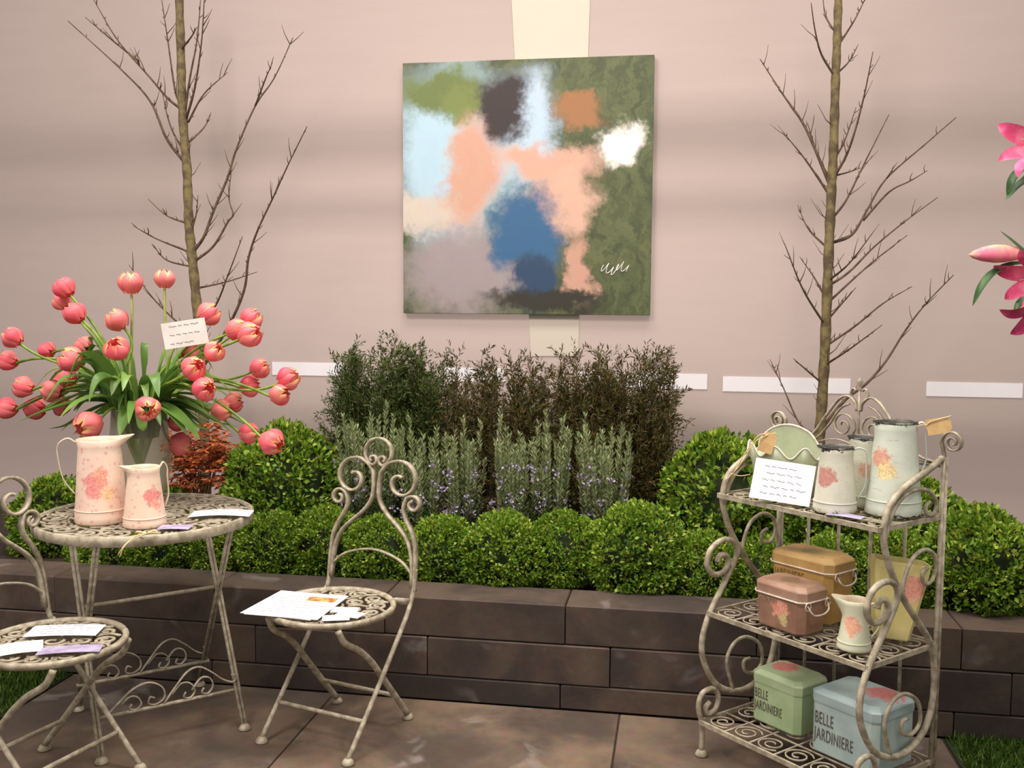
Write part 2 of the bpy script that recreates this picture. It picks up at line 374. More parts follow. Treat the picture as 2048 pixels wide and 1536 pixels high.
# pale strips: backlight through the canvas, put into a near-white colour
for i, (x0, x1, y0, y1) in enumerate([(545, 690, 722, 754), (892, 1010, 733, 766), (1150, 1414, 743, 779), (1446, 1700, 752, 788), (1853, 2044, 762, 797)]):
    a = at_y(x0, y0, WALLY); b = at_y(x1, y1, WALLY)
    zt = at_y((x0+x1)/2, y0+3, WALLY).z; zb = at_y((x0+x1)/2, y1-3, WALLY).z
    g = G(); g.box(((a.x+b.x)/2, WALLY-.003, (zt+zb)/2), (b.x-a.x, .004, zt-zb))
    tag(g.build('trim_%d' % (i+2), 'painted_backlight', sm=False), kind='structure')
g = G(); q = [at_y(*p, WALLY-.006) for p in ((1020, -60), (1182, -60), (1156, 712), (1062, 712))]  # cream band down the wall, narrower towards the bottom
g.add([tuple(p) for p in q]+[(p.x, p.y+.004, p.z) for p in q], [(0, 3, 2, 1), (4, 5, 6, 7), (0, 1, 5, 4), (1, 2, 6, 5), (2, 3, 7, 6), (3, 0, 4, 7)])
tag(g.build('trim_7', 'cream_band', sm=False), kind='structure')

# floor with paving slabs
g = G(); g.box((-.7, 1.0, -.035), (12, 9.0, .06))
floor = tag(g.build('floor', 'soil', sm=False), 'dark brown stone paved patio floor', kind='structure')
slab_cache = {}
def slab(x0, x1, y0, y1):
    k = (round(x1-x0, 3), round(y1-y0, 3))
    if k not in slab_cache:
        q = G(); q.box((0, 0, 0), (k[0]-.006, k[1]-.006, .01), .002); slab_cache[k] = q.mesh('paving_slab', False)
    mkobj('paving_slab', slab_cache[k], 'paving', floor, ((x0+x1)/2, (y0+y1)/2, -.005+random.uniform(-.0012, 0)))
xs = [-2.29, -1.238, -.188, .886]
ys = [3.43, 2.38, 1.33, .28, -.77]
for i in range(len(xs)-1):
    for j in range(len(ys)-1): slab(xs[i], xs[i+1], ys[j+1], ys[j])
# lawns
def lawn(x0, x1, y0, y1, n, label):
    g = G(); g.box(((x0+x1)/2, (y0+y1)/2, -.002), ((x1-x0), (y1-y0), .006)); t = thing('lawn', label, 'lawn', (0, 0, 0)); tag(t, kind='stuff')
    g.build('turf', 'bush_core', t, sm=False)
    b = np.stack([RNG.uniform(x0+.01, x1, n), RNG.uniform(y0, y1-.005, n), np.zeros(n)], 1)
    ax = unit(np.stack([RNG.normal(0, .45, n), RNG.normal(0, .45, n), np.ones(n)], 1))
    mkobj('grass_blades', leafmesh('grass_blades', b, ax, rnd_perp(ax), RNG.uniform(.02, .045, n), .005, 'grass'), None, t)
lawn(-3.3, -2.295, 2.0, 3.42, 24000, 'short green lawn at the left edge behind the near chair')
lawn(.891, 1.9, 2.2, 3.42, 22000, 'short green lawn at the right edge beyond the rack')

# planter wall
planter = thing('planter_wall', 'low dark stone planter wall of three block courses holding the clipped bushes', 'planter', (0, PLY, 0))
bc = {}
for (z0, z1, j0) in ((.235, .38, -.385), (.09, .235, -.885), (0, .09, -.40)):
    key = round(z1-z0, 3); q = G(); q.box((0, 0, 0), (.656, .20, z1-z0-.003), .004); me = q.mesh('stone_block', False)
    for k in range(-5, 5):
        x = j0+.66*(k+.5)
        if -3.7 < x < 2.8: mkobj('stone_block', me, 'block', planter, (x, .1+random.uniform(-.003, .003), (z0+z1)/2))
g = G(); g.box((-.45, PLY+.86, .13), (6.6, 1.2, .36)); tag(g.build('soil', 'soil', sm=False), 'dark soil bed inside the stone planter', kind='structure')

# ================================================================== PAINTING
pc = (at_y(806, 130, WALLY-.02)+at_y(1302, 629, WALLY-.02))/2
pw = .612
pt = thing('painting', 'square unframed canvas painting hanging on the beige wall', 'painting', (pc.x, WALLY-.022, pc.z))
g = G(); g.box((0, 0, 0), (pw*2, .036, pw*2), .002); g.build('canvas', 'canvas_paint', pt, sm=False)
g = G(); pts = []
for i in range(60):
    t = i/59; pts.append((.375+.13*t+.012*math.cos(t*34), -.0195, -.395+.02*math.sin(t*34+1.2)+.012*math.sin(t*11)+.012*t))
g.tube(pts, .0022, 4); g.build('signature', 'white_paint', pt)

# ================================================================== PLANTS
def ball_mesh(R, n, seed, mat='box_leaf', sz=.0185):
    rs = np.random.default_rng(seed)
    nc = 700; cd_ = unit(rs.normal(size=(nc, 3)))
    ph = rs.uniform(0, 6, 6)
    lump = lambda d: 1+.06*np.sin(d[:, 0]*5+ph[0])*np.sin(d[:, 1]*5+ph[1])+.04*np.sin(d[:, 2]*7+ph[2]+d[:, 0]*4)
    which = rs.integers(0, nc, n); rad = rs.uniform(.93, 1.05, nc)
    d = unit(cd_[which]+rs.normal(0, .06, (n, 3)))
    p = d*(R*lump(d)*rad[which]*(1-np.abs(rs.normal(0, .05, n)))).reshape(-1, 1)
    ax = unit(d*.7+rs.normal(0, .6, (n, 3))+np.array([0, 0, .25])); sd = unit(np.cross(ax, rs.normal(size=(n, 3))))
    return leafmesh('foliage', p, ax, sd, rs.uniform(sz*.8, sz*1.35, n), rs.uniform(sz*.45, sz*.75, n), mat)
BALLS = [ball_mesh(1.0*.19, 11000, s) for s in (1, 2, 3)]
core = G(); core.lathe([(0, -.15)]+[(.150*math.cos(a), .150*math.sin(a)) for a in np.linspace(-1.35, 1.35, 9)]+[(0, .15)], 16); CORE = core.mesh('dark_core'); CORE.materials.append(MATS['bush_core'])  # added dark solid core blocks the view through, standing in for inner shade
bi = 0
def ball(px, top, Y, r, label, sq=1.0):
    global bi
    p = at_y(px, top, Y); s = r/.19
    t = thing('box_ball', label, 'shrub', (p.x, Y, p.z-r*.93*sq), bi*1.9, 'clipped box balls in the planter'); t.scale = (s, s, s*sq)
    f = mkobj('foliage', BALLS[bi % 3], None, t); tag(f, kind='stuff'); mkobj('dark_core', CORE, None, t); bi += 1
FR = 3.80
ball(205, 1050, FR, .15, 'low clipped box ball under the left half of the round table')
ball(330, 1046, FR, .15, 'low clipped box ball under the middle of the round table')
ball(455, 1040, FR, .15, 'low clipped box ball under the right rim of the round table')
ball(545, 1034, FR-.02, .15, 'clipped box ball in the gap between round table and right chair')
ball(655, 1024, FR+.03, .165, 'clipped box ball seen through the left side of the chair back')
ball(762, 1044, FR-.02, .15, 'clipped box ball seen through the middle of the chair back')
ball(886, 1042, FR, .155, 'clipped box ball just right of the chair back')
ball(1010, 1034, FR-.03, .165, 'clipped box ball in the middle of the front row, under the flowering rosemary')
ball(1132, 1034, FR+.02, .15, 'clipped box ball left of the largest front row ball')
ball(1278, 1018, FR-.02, .19, 'largest clipped box ball of the front row, under the right end of the rosemary')
ball(1412, 1072, FR-.01, .145, 'clipped box ball touching the left side of the shelf rack')
ball(1540, 1085, FR, .15, 'clipped box ball behind the ochre tin on the rack')
ball(1665, 1080, FR, .15, 'clipped box ball behind the middle of the rack')
ball(1800, 1070, FR+.02, .16, 'clipped box ball behind the yellow planter on the rack')
ball(1965, 1032, FR-.02, .215, 'large clipped box ball right of the rack at the picture edge')
ball(120, 965, 4.1, .22, 'clipped box ball at the far left behind the round table')
ball(330, 985, 4.12, .2, 'clipped box ball behind the glass vase')
ball(565, 866, 4.3, .26, 'tall dark box ball between maple and rosemary', 1.1)
ball(1452, 884, 4.3, .27, 'tall dark box ball right of the yew hedge, beside the rack', 1.1)
ball(1640, 925, 4.25, .25, 'dark box ball behind the top shelf jugs')
ball(1800, 960, 4.2, .25, 'dark box ball behind the tall pitcher on the top shelf')

def sprig_plant(H, WX, WY, stems, subs, need, mat, seed, nl=.022, nw=.004, dense_low=.25):
    rs = np.random.default_rng(seed); tw = G(); B = []; A = []
    for s in range(stems):
        b0 = np.array([rs.normal(0, .03), rs.normal(0, .03), 0]); e = np.array([rs.uniform(-WX, WX), rs.uniform(-WY, WY), H*rs.uniform(.72, 1.0)])
        if s % 3 == 0: e[2] *= rs.uniform(.5, .8); e[0] *= 1.15
        mid = b0+(e-b0)*.5+np.array([e[0]*.25, e[1]*.25, -.04])
        P = [(1-t)**2*b0+2*t*(1-t)*mid+t*t*e for t in np.linspace(0, 1, 9)]
        tw.tube(P, [.004*(1-.8*t) for t in np.linspace(0, 1, 9)], 3)
        for k in range(subs):
            t = dense_low+(1-dense_low)*(k+rs.random())/subs; o = (1-t)**2*b0+2*t*(1-t)*mid+t*t*e
            tg = unit(2*(1-t)*(mid-b0)+2*t*(e-mid)); d = unit(tg*.7+rs.normal(0, .6, 3)+np.array([e[0]*1.5, 0, .3])); ln = rs.uniform(.06, .14)*(1.3-.5*t)
            tt = np.linspace(.05, 1, need).reshape(-1, 1); q = o+d*ln*tt
            B.append(q); A.append(unit(d*.8+unit(np.cross(d, rs.normal(size=(need, 3))))*.75))
    B = np.concatenate(B); A = np.concatenate(A); n = len(B)
    return leafmesh('foliage', B, A, unit(np.cross(A, rs.normal(size=A.shape))), rs.uniform(nl*.7, nl*1.2, n), nw, mat), tw.mesh('stems')
def hedge(px, top, Y, wx, mat, label, seed, stems=44):
    p = at_y(px, top, Y); H = p.z-.30
    f, st = sprig_plant(H, wx, .13, stems, 30, 18, mat, seed, .028, .0055, .12)
    t = thing('yew_shrub', label, 'shrub', (p.x, Y, .30), 0, 'yew shrubs of the back hedge'); tag(mkobj('foliage', f, None, t), kind='stuff'); mkobj('stems', st, 'twig', t)
hedge(748, 694, 4.52, .17, 'yew_green', 'dark green yew shrub at the left end of the back hedge', 21, 92)
hedge(835, 705, 4.56, .12, 'yew_green', 'second yew shrub from the left in the back hedge', 22, 64)
hedge(950, 708, 4.58, .13, 'yew_brown', 'brownish yew shrub with thin top, third from the left in the hedge', 23, 44)
hedge(1070, 714, 4.58, .12, 'yew_brown', 'brownish yew shrub in the hedge below the painting centre', 24, 46)
hedge(1165, 714, 4.56, .11, 'yew_brown', 'brownish yew shrub second from the right in the hedge', 25, 50)
hedge(1268, 712, 4.52, .19, 'yew_brown', 'broad brown and green yew shrub at the right end of the hedge', 26, 92)

def rosemary(px, top, Y, wx, label, seed, spires=18, fl=30):
    rs = np.random.default_rng(seed); p = at_y(px, top, Y); H = p.z-.32; tw = G(); B = []; A = []; BL = []; AL = []; FB = []; FA = []
    for s in range(spires):
        x = rs.uniform(-wx, wx); y = rs.uniform(-.11, .11); h = H*(rs.uniform(.66, .9) if s else 1.0)
        if s in (1, 2): h = H*rs.uniform(.9, .98)
        P = [np.array([x*(.25+.75*t**.6), y*(.25+.75*t**.6), h*t]) for t in np.linspace(0, 1, 8)]; tw.tube(P, [.004-.003*t for t in np.linspace(0, 1, 8)], 3)
        m = int(h/.0022); t = np.sort(rs.uniform(.12, 1, m)).reshape(-1, 1); q = np.concatenate([x*(.25+.75*t**.6), y*(.25+.75*t**.6), h*t], 1)
        a = rs.uniform(0, 6.283, m); up = .55+.9*t[:, 0]; ax = unit(np.stack([np.cos(a), np.sin(a), up], 1))
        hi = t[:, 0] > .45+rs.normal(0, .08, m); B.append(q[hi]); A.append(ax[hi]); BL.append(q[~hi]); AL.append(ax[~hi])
    for s in range(fl):
        c = np.array([rs.uniform(-wx, wx), rs.uniform(-.17, -.09), H*rs.uniform(.35, .72)])
        for k in range(9): FB.append(c+rs.normal(0, .008, 3)); FA.append(unit(rs.normal(size=3)+np.array([0, -.8, .3])))
    t = thing('rosemary_bush', label, 'shrub', (p.x, Y, .32), 0, 'rosemary bushes in the planter')
    def lm(b, a, mat, L, W): b = np.concatenate(b); a = np.concatenate(a); return leafmesh('foliage', b, a, rnd_perp(a), RNG.uniform(L*.7, L*1.15, len(b)), W, mat)
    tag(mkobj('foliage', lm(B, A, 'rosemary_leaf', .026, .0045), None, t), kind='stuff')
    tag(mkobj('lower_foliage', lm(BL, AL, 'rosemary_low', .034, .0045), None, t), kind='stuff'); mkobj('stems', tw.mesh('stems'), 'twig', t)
    if fl: fb = np.array(FB); fa = np.array(FA); tag(mkobj('blossoms', leafmesh('blossoms', fb, fa, rnd_perp(fa), .013, .011, 'blossom'), None, t), 'small lavender blue blossoms', kind='stuff')
RY = 4.12
rosemary(740, 800, RY+.06, .13, 'tall pale rosemary bush at the left end, above the chair back', 31, 44, 8)
rosemary(850, 836, RY, .11, 'rosemary bush second from the left, right of the chair scrolls', 32, 26, 10)
rosemary(930, 832, RY, .09, 'rosemary bush with lavender flowers, left of the middle of the group', 33, 24, 18)
rosemary(1040, 830, RY, .10, 'rosemary bush with lavender flowers in the middle of the group', 34, 26, 20)
rosemary(1105, 822, RY+.02, .09, 'rosemary bush with two tall spires, second from the right', 35, 24, 12)
rosemary(1208, 828, RY-.02, .12, 'rosemary bush at the right end with one tall spire', 36, 32, 16)

# red maple
p = at_y(402, 862, 4.2); n = 420
rs = np.random.default_rng(5); d = unit(rs.normal(size=(n, 3))*np.array([1, .8, .9])); c = d*np.array([.15, .12, .13])*rs.uniform(.3, 1.15, (n, 1)); c[:, 2] += .03*np.sin(c[:, 0]*40); c[:, 2] -= .02*(c[:, 2] < -.05)
B = []; A = []
for k in range(5):
    th = (k-2)*.65; a0 = unit(d*np.array([1, 1, .2])+np.array([0, -.3, -.25])); s0 = unit(np.cross(a0, rs.normal(0, .2, (n, 3))+np.array([0, -.3, 1.0]))); B.append(c); A.append(unit(a0*math.cos(th)+s0*math.sin(th)))
B = np.concatenate(B); A = np.concatenate(A)
t = thing('japanese_maple', 'small red leaved maple bush behind the table beside the vase', 'shrub', (p.x, 4.2, .32)); hz = p.z-.32-.12
tag(mkobj('foliage', leafmesh('foliage', B+np.array([0, 0, hz]), A, rnd_perp(A), RNG.uniform(.026, .05, len(B)), .012, 'maple_leaf'), None, t), kind='stuff')
g = G()
for k in range(9):
    a = k*.7; g.tube(smooth([(0, 0, 0), (.02*math.cos(a), .02*math.sin(a), hz*.5), (.09*math.cos(a), .08*math.sin(a), hz+.05*math.sin(k*2.1))], 4), .003, 4)
g.build('stems', 'twig', t)

# bare trees
def bare_tree(trunk_px, Y, r0, r1, branches, label, seed):
    rs = random.Random(seed); P = [at_y(x, y, Y) for x, y in trunk_px]; base = Vector((P[-1].x, Y, .30)); P = [p-base for p in P]+[Vector((0, 0, 0))]
    t = thing('bare_tree', label, 'tree', base); pts = smooth(P[::-1], 6); n = len(pts); g = G()
    g.tube(pts, [(r0+(r1-r0)*i/(n-1))*(1+.10*math.sin(i*2.3)) for i in range(n)], 10); g.build('trunk', 'bark_green', t)
    for br in branches:
        dy = rs.uniform(-.28, .22); m = len(br); q = []
        for i, (x, y) in enumerate(br): q.append(at_y(x, y, Y+dy*(i/(m-1)))-base)
        pts = smooth(q, 6); n = len(pts); L = sum((pts[i+1]-pts[i]).length for i in range(n-1)); rr = .0042+.0038*min(1, L/.9)
        g = G(); g.tube(pts, [rr*(1-.72*i/(n-1)) for i in range(n)], 6)
        for k in range(int(3+L*22)):           # short spurs and twigs
            i = rs.randrange(1, n-1); d = (pts[i+1]-pts[i-1]).normalized(); s = Vector((rs.uniform(-1, 1), rs.uniform(-.6, .6), rs.uniform(0, .8))).normalized()
            ln = rs.choice((.012, .02, .035, .09 if L > .3 else .04)); e = pts[i]+(d*.8+s*.7).normalized()*ln
            g.tube([pts[i], (pts[i]+e)/2+s*.004, e], [.0022, .0018, .001], 4)
        g.build('branch', 'twig', t)
    for k in range(16):                         # spurs on the trunk
        i = rs.randrange(2, len(P)*4); tp = smooth(P[::-1], 6); i = min(i, len(tp)-2); s = Vector((rs.choice((-1, 1)), rs.uniform(-.6, .4), .8)).normalized(); g = G()
        ln = rs.uniform(.04, .12); g.tube([tp[i], tp[i]+s*ln*.5, tp[i]+s*ln+Vector((0, 0, ln*.3))], [.003, .002, .001], 4); g.build('twig', 'twig', t)
bare_tree([(357, -60), (362, 120), (366, 240), (374, 340), (378, 450), (386, 530), (396, 640), (404, 760), (410, 900)], 4.48, .026, .020, [
    [(362, 218), (335, 196), (300, 155), (235, 80), (185, -5)], [(277, 122), (230, 85), (171, 35)], [(366, 321), (333, 277), (300, 202), (239, 136), (136, 42)],
    [(362, 210), (350, 180), (336, 84), (322, -10)], [(366, 300), (345, 262), (333, 225), (326, 190)], [(372, 239), (389, 178), (403, 84), (409, -10)], [(370, 225), (380, 155), (394, 80), (402, -10)],
    [(376, 245), (408, 188), (455, 145)], [(372, 290), (408, 255), (422, 225)], [(388, 502), (408, 473), (427, 422), (455, 356), (474, 295), (511, 211), (549, 155), (586, 75)],
    [(511, 211), (530, 160), (545, 125)], [(389, 523), (427, 492), (455, 445), (466, 428), (458, 395), (464, 328)], [(402, 740), (455, 656), (488, 581), (497, 516), (516, 459), (549, 389), (577, 328), (614, 253)],
    [(392, 577), (455, 563), (514, 544)], [(399, 650), (432, 609), (455, 553), (485, 473)], [(378, 448), (333, 431), (296, 398)], [(384, 506), (314, 478), (267, 452)], [(386, 534), (333, 520), (305, 488)],
    [(398, 680), (352, 642), (305, 595), (258, 530)], [(380, 470), (392, 430), (396, 390)], [(362, 100), (385, 70), (390, 55)]],
    'bare leafless sapling with olive trunk behind the tulips, left of the painting', 3)
bare_tree([(1678, -60), (1675, 60), (1671, 160), (1667, 300), (1662, 400), (1656, 544), (1649, 716), (1641, 850), (1636, 930)], 4.5, .026, .017, [
    [(1671, 155), (1643, 109), (1630, 60), (1622, 5)], [(1674, 69), (1652, 34), (1645, -10)], [(1674, 95), (1709, 40), (1734, -10)], [(1672, 149), (1698, 123), (1715, 92)],
    [(1665, 384), (1612, 258), (1566, 189), (1520, 118)], [(1660, 392), (1612, 321), (1566, 264)], [(1663, 366), (1635, 309), (1615, 246)], [(1666, 358), (1698, 298), (1726, 201), (1746, 103)],
    [(1667, 352), (1698, 344), (1721, 336)], [(1661, 441), (1692, 401), (1726, 332), (1778, 229)], [(1659, 487), (1703, 470), (1732, 424), (1772, 358), (1852, 287), (1912, 235)],
    [(1726, 441), (1778, 384), (1820, 362), (1855, 341)], [(1655, 573), (1698, 544), (1749, 493), (1812, 441), (1875, 395)], [(1654, 607), (1709, 556), (1755, 516), (1815, 470)], [(1656, 562), (1698, 527), (1749, 461)],
    [(1650, 693), (1709, 653), (1766, 607), (1824, 573)], [(1648, 731), (1698, 699), (1764, 650)], [(1641, 860), (1690, 800), (1732, 768), (1772, 722), (1812, 659), (1852, 607), (1907, 550)],
    [(1652, 653), (1606, 579), (1569, 487)], [(1658, 499), (1617, 458), (1595, 410)], [(1654, 602), (1629, 556), (1603, 519)], [(1646, 768), (1612, 739), (1592, 722)], [(1640, 872), (1600, 848), (1566, 774), (1540, 719)],
    [(1668, 320), (1690, 280), (1712, 215)], [(1655, 640), (1690, 600), (1712, 575)]],
    'bare leafless sapling rising behind the shelf rack, right of the painting', 4)

# ================================================================== GARDEN CHAIRS
def ring_pts(c, r, n=40, z=0): return [(c[0]+r*math.cos(2*PI*i/n), c[1]+r*math.sin(2*PI*i/n), z) for i in range(n)]
def flat2(pts, z=0): return [(p[0], p[1], z) for p in pts]
def lattice(g, R, rings, z, w, t, c=(0, 0)):
    """scrollwork filling a disc of radius R"""
    up = (0, 0, 1)
    g.strip(flat2(spiral(c, .012, .05*R/.2, 0, 3.6*PI, 30), z), up, w, t)
    for (rr, n, sr) in rings:
        for k in range(n):
            a = 2*PI*k/n; cx, cy = c[0]+rr*math.cos(a), c[1]+rr*math.sin(a); s = 1 if k % 2 else -1
            g.strip(flat2(spiral((cx, cy), sr, sr*.22, a+PI*.3*s, a+PI*.3*s+s*3.3*PI, 26), z), up, w, t)
            b = a+PI/n; g.strip(flat2(smooth([(c[0]+(rr-sr)*math.cos(b), c[1]+(rr-sr)*math.sin(b), 0), (c[0]+rr*math.cos(b+.12), c[1]+rr*math.sin(b+.12), 0), (c[0]+(rr+sr)*math.cos(b-.06), c[1]+(rr+sr)*math.sin(b-.06), 0)], 5), z), up, w, t)
def pad(x, y): q = G(); q.lathe([(.019, 0), (.021, .004), (.016, .014), (.009, .02)], 14, c=(x, y, 0)); return q
def make_chair(label, loc, rz):
    t = thing('garden_chair', label, 'chair', loc, rz, 'folding scrolled iron chairs'); SZ = .435; SC = (0, -.035); SR = .202
    q = G(); q.lathe([(SR-.010, SZ), (SR-.008, SZ+.009), (SR+.004, SZ+.011), (SR+.009, SZ+.004), (SR+.007, SZ-.008), (SR-.006, SZ-.009), (SR-.010, SZ)], 48, c=(SC[0], SC[1], 0))
    q.f = [f for f in q.f if len(f) == 4]; q.build('seat_rim', 'iron', t)
    q = G(); lattice(q, SR, [(.085, 6, .033), (.152, 12, .034)], SZ+.002, .006, .009, SC); q.build('seat_lattice', 'iron', t)
    BP = lambda x, h: (x, .185+.11*h, SZ+h*.95); n = (0, 1, -.11)
    for s in (-1, 1):
        # front foot up to the backrest, flat bar
        low = [(s*.172, -.19, .015), (s*.174, -.05, .165), (s*.176, .09, .32), (s*.177, .145, .385), (s*.177, .178, .44)]
        o = [(.178, .06), (.177, .13), (.170, .19), (.152, .235), (.128, .275), (.117, .31), (.122, .335)]
        cur = spiral((.155, .328), .034, .010, PI*.93, -1.45*PI, 22)
        q = G(); q.tube(smooth(low+[BP(s*x, h) for x, h in ((.178, .06), (.178, .10))], 5), .0085, 8); q.build('front_leg', 'iron', t)
        q = G(); q.strip(smooth([BP(s*x, h) for x, h in [(.179, .02)]+o[:6]+cur[1:]], 4), n, .020, .009); q.build('outer_back_bar', 'iron', t)
        inn = [(.168, .03), (.166, .10), (.155, .165), (.128, .215), (.085, .255), (.045, .29), (.018, .33), (.011, .37)]
        cur = spiral((.098, .405), .088, .016, PI*1.0, -1.62*PI, 34)
        q = G(); q.strip(smooth([BP(s*x, h) for x, h in inn+cur[1:]], 3), n, .020, .009); q.build('back_scroll', 'iron', t)
        q = G(); q.tube(smooth([(s*.150, .19, .015), (s*.152, .10, .12), (s*.152, .02, .215), (s*.150, -.03, .275), (s*.146, -.09, .33), (s*.142, -.16, .375), (s*.138, -.19, SZ-.012)], 5), .0105, 8); q.build('rear_leg', 'iron', t)
        pad(s*.172, -.19).build('foot', 'iron', t); pad(s*.150, .19).build('foot', 'iron', t)
        q = G(); q.strip([(s*.176, .165, SZ-.01), (s*.150, .125, SZ), (s*.135, .11, SZ)], (0, 0, 1), .022, .005); q.build('seat_bracket', 'iron', t)
    half = [(.055*math.cos(a), .505+.052*math.sin(a)) for a in np.linspace(PI/2, -PI*.36, 12)]+spiral((.021, .478), .021, .007, -PI*.2-.6, -PI*2.3, 14)
    q = G()
    for s in (-1, 1): q.strip(smooth([BP(s*x, h) for x, h in half], 2), n, .018, .008)
    q.build('crest_scroll', 'iron', t)
    q = G(); q.strip(smooth([BP(x, h) for x, h in ((-.172, .075), (-.11, .125), (0, .15), (.11, .125), (.172, .075))], 6), n, .012, .007); q.build('back_arch', 'iron', t)
    q = G(); q.tube([(-.172, -.105, .106), (.172, -.105, .106)], .0075, 8); q.build('front_stretcher', 'iron', t)
    q = G(); q.tube([(-.15, .105, .113), (.15, .105, .113)], .0075, 8); q.build('rear_stretcher', 'iron', t)
    return t
CH1 = make_chair('cream iron garden chair right of the table with a picture leaflet on its seat', (-1.11, 3.12, 0), math.radians(-17))
CH2 = copy_tree(CH1); CH2.location = (-1.845, 2.62, 0); CH2.rotation_euler = (0, 0, math.radians(76)); CH2['label'] = 'cream iron garden chair cut off by the left picture edge, lilac papers on its seat'

# ================================================================== ROUND TABLE
TZ, TR = .72, .351; TC = (-1.78, 3.09)
TA = math.radians(43)
tb = thing('garden_table', 'round cream iron folding table with openwork top holding the tulip vase', 'table', (TC[0], TC[1], 0), TA)
q = G(); q.lathe([(TR-.012, TZ-.024), (TR-.012, TZ), (TR-.004, TZ+.004), (TR+.004, TZ), (TR+.004, TZ-.028), (TR-.004, TZ-.031), (TR-.012, TZ-.024)], 64); q.f = [f for f in q.f if len(f) == 4]; q.build('rim', 'iron', tb)
q = G(); lattice(q, TR, [(.10, 6, .04), (.19, 12, .045), (.29, 18, .048)], TZ-.004, .007, .010)
for rr in (.145, .24, .338): q.strip(ring_pts((0, 0), rr, 60, TZ-.005), (0, 0, 1), .006, .005, closed=True)
q.build('lattice_top', 'iron', tb)
# local x = near edge direction, local y = away; frame A has near feet, frame B far feet
FX, FY = .228, .255; XO = .017; FB_ = .212
for s in (-1, 1):
    for (y0, y1, xx) in ((-FY, .19, FX), (FB_, -.20, FX-.016)):
        q = G()
        for d in (-.006, .006): q.tube([(XO+s*xx+d, y0, .012), (XO+s*xx+d, y1, TZ-.03)], .0058, 8)
        q.build('leg', 'iron', tb); pad(XO+s*xx, y0).build('foot', 'iron', tb)
q = G(); q.tube([(XO-FX, .02, .425), (XO+FX, .02, .425)], .007, 8); q.build('pivot_bar', 'iron', tb)
q = G(); q.tube([(-FX, .0, TZ-.034), (FX, .0, TZ-.034)], .007, 8); q.tube([(-FX, .2, TZ-.034), (FX, .2, TZ-.034)], .007, 8); q.tube([(-FX, -.2, TZ-.034), (FX, -.2, TZ-.034)], .007, 8); q.build('top_bars', 'iron', tb)
for sy, nm in ((-1, 'front'), (1, 'back')):
    zb = .115; yb = -FY+.074 if sy < 0 else FB_-.068
    bar = G(); bar.tube([(XO-FX, yb, zb), (XO+FX, yb, zb)], .0065, 8); so = bar.build('scroll_stretcher', 'iron', tb)
    q = G()
    def S(pts): q.strip(smooth([(XO+x, yb, zb+z) for x, z in pts], 4), (0, 1, 0), .010, .004)
    S([(-.2, 0), (-.16, .035), (-.11, .075), (-.06, .085), (-.02, .06), (-.015, .025), (-.04, .008), (-.065, .015), (-.06, .035), (-.045, .03)])
    S([(-.02, 0), (.02, .05), (.06, .095), (.10, .105), (.14, .08), (.18, .045), (.215, .03), (.225, .05), (.208, .055)])
    S([(-.15, .03), (-.125, .05), (-.10, .045), (-.088, .02), (-.105, .004), (-.125, .012), (-.118, .025)])
    S([(.01, .03), (.04, .06), (.07, .055), (.085, .028), (.07, .006), (.048, .012), (.055, .028)])
    S([(.075, .03), (.105, .065), (.135, .06), (.145, .03), (.128, .008), (.108, .015), (.115, .03)])
    S([(-.215, .035), (-.222, .055), (-.205, .062), (-.195, .045), (-.21, .015)])
    q.build('scrollwork', 'iron', so)

# ================================================================== SHELF RACK
PM = Vector((.102, 3.165, 0)); RZ = math.radians(-45); W = .58; VB = .333
rack = thing('shelf_rack', 'cream wrought iron three shelf rack with curled ends and arched crown', 'shelf', PM, RZ)
def RW(u, v, z): return PM+Vector(((u+v)/2**.5, (-u+v)/2**.5, z))
main = [(.318, 1.01), (.26, .985), (.143, .943), (.077, .902), (.052, .84), (.062, .78), (.10, .705), (.164, .62), (.242, .538), (.296, .476), (.322, .40), (.322, .30), (.285, .218), (.206, .178), (.123, .181), (.04, .224), (-.017, .309), (-.026, .381), (.003, .458), (.065, .543), (.118, .618), (.128, .655), (.10, .685), (.05, .69), (.005, .668), (-.012, .625), (.015, .588), (.06, .585), (.085, .61), (.075, .638), (.045, .642), (.035, .622)]
inner = {'lower_scroll': [(.123, .185), (.09, .28), (.115, .335), (.175, .352), (.245, .315), (.262, .25), (.222, .222), (.178, .238), (.172, .27), (.20, .275)],
         'middle_scroll': [(.15, .645), (.16, .69), (.19, .735), (.245, .755), (.295, .735), (.31, .69), (.285, .655), (.25, .66), (.245, .69), (.27, .70)],
         'upper_scroll': [(.058, .80), (.085, .87), (.13, .915), (.2, .932), (.265, .918), (.30, .88), (.285, .852), (.255, .855), (.247, .878), (.265, .89)],
         'front_foot_scroll': [(-.018, .012), (-.018, .10), (-.036, .16), (-.02, .205), (.03, .21), (.055, .175), (.04, .137), (.005, .132), (-.003, .155), (.015, .168)]}
for u in (0, W):
    q = G(); q.tube(smooth([(u, v, z) for v, z in main], 5), .0095, 8); q.build('side_curve', 'iron', rack)
    for nm, pts in inner.items():
        q = G(); q.tube(smooth([(u, v, z) for v, z in pts], 5), .0085 if 'foot' in nm else .006, 8); q.build(nm, 'iron', rack)
    q = G()
    for d in (-.008, .008): q.tube([(u, VB+d, .01), (u, VB+d, 1.01)], .0065, 8)
    q.build('back_post', 'iron', rack); pad(u, VB).build('foot', 'iron', rack); pad(u, -.018).build('foot', 'iron', rack)
    s = 1 if u == 0 else -1
    q = G(); q.strip(smooth([(u+s*x, VB, 1.0+z) for x, z in [(0, 0), (.008, .04)]+spiral((-.022, .055), .034, .006, -.1, 3.4*PI, 24)], 3), (0, 1, 0), .014, .005); q.build('post_finial', 'iron', rack)
